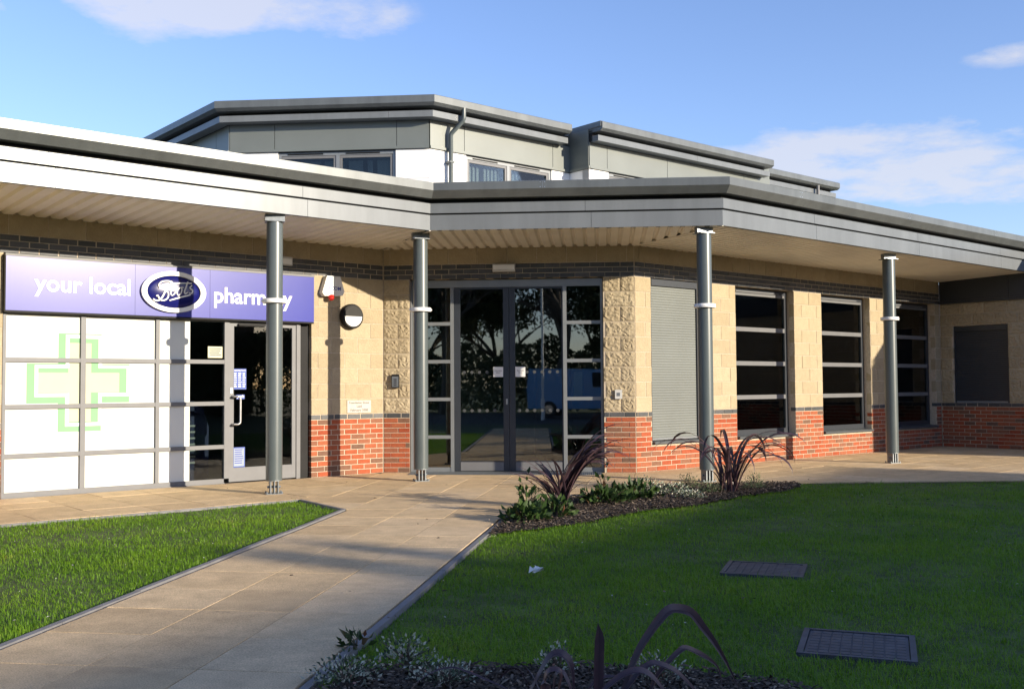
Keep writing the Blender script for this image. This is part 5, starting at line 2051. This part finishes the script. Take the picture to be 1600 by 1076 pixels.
def hedge(p0, p1, h, wid, n_, label, seed):
    hg = np.random.default_rng(seed)
    p0, p1 = np.array(p0), np.array(p1)
    t_ = hg.random(n_)
    d = (p1 - p0) / np.linalg.norm(p1 - p0)
    q = p0 + (p1 - p0) * t_[:, None] + np.array([-d[1], d[0]]) * hg.uniform(-wid / 2, wid / 2, n_)[:, None]
    top = h * (1 + .16 * np.sin(t_ * 47) * np.sin(t_ * 21 + 1) + .08 * np.sin(t_ * 113))
    c = np.column_stack([q, hg.random(n_) ** .8 * top])
    a = hg.normal(size=(n_, 3))
    a /= np.linalg.norm(a, axis=1)[:, None]
    b = np.cross(a, hg.normal(size=(n_, 3)))
    b /= np.linalg.norm(b, axis=1)[:, None]
    s_ = hg.uniform(.07, .15, n_)[:, None]
    V = np.stack([c - a * s_, c + b * s_ * .6, c + a * s_, c - b * s_ * .6], 1)
    put('hedge', np_mesh('hedge', V.reshape(-1, 3), (np.arange(n_) * 4)[:, None] + np.arange(4)[None], M['hedge']), None, None, Matrix(), label=label, category='hedge')


hedge((-26, -23), (16, -23), 3.4, 2.0, 50000, 'tall overgrown hedge along the far side of the car park', 9)
hedge((27.5, -4.5), (44, 16), 4.2, 1.6, 26000, 'tall hedge running on from the end of the brown house', 19)
flat('car_park', [(-30, -21), (24, -21), (24, -6), (-30, -6)], -.08, M['asphalt'], kind='structure')

# blue van in the car park
FV = T(-1.6, -12.5, 0) @ Matrix.Rotation(R(4), 4, 'Z')
van = thing('blue_van', 'bright blue delivery van parked behind the photographer', 'van', FV)
side = [(-2.4, .35), (2.3, .35), (2.42, .75), (2.30, 1.10), (1.65, 1.28), (1.05, 1.98), (-2.35, 2.02), (-2.45, 1.2)]
put('body', MB().prism(side, -.92, .92).mesh('body'), M['vanblue'], van, FV)
for x in (-1.5, 1.5):
    for y in (-.90, .90):
        m4 = T(x, y, .33) @ Matrix.Rotation(R(90), 4, 'X')
        wv = put('wheel', MB().lathe([(.20, -.11), (.32, -.11), (.34, 0), (.32, .11), (.20, .11)], 20, m4).mesh('wheel', True), M['tyre'], van, FV)
        put('rim', MB().lathe([(.19, -.115), (.19, .115)], 16, m4).mesh('rim'), M['steel'], wv, FV)
for sy in (-.925, .915):
    put('side_window', MB().prism([(.35, 1.25), (1.5, 1.25), (1.0, 1.85), (.35, 1.85)], sy, sy + .01).mesh('side_window'), M['black'], van, FV)
put('windscreen', MB().quad((1.72, -.8, 1.33), (1.72, .8, 1.33), (1.13, .75, 1.94), (1.13, -.75, 1.94)).mesh('windscreen'), M['black'], van, FV)

# white lamp post in the car park
FP = T(-2.9, -8.0, 0)
lpst = thing('lamp_post', 'slim white lamp post behind the photographer', 'lamp post', FP)
put('pole', MB().lathe([(.07, 0), (.07, .8), (.045, .82), (.04, 5.8)], 14).mesh('pole', True), M['plastic_w'], lpst, FP)
put('lantern', MB().box(-.12, .12, -.55, .05, 5.8, 5.92).mesh('lantern'), M['plastic_g'], lpst, FP)
print('slabs', n_slab, 'blades', n, {k: len(v) for k, v in rest.items()})
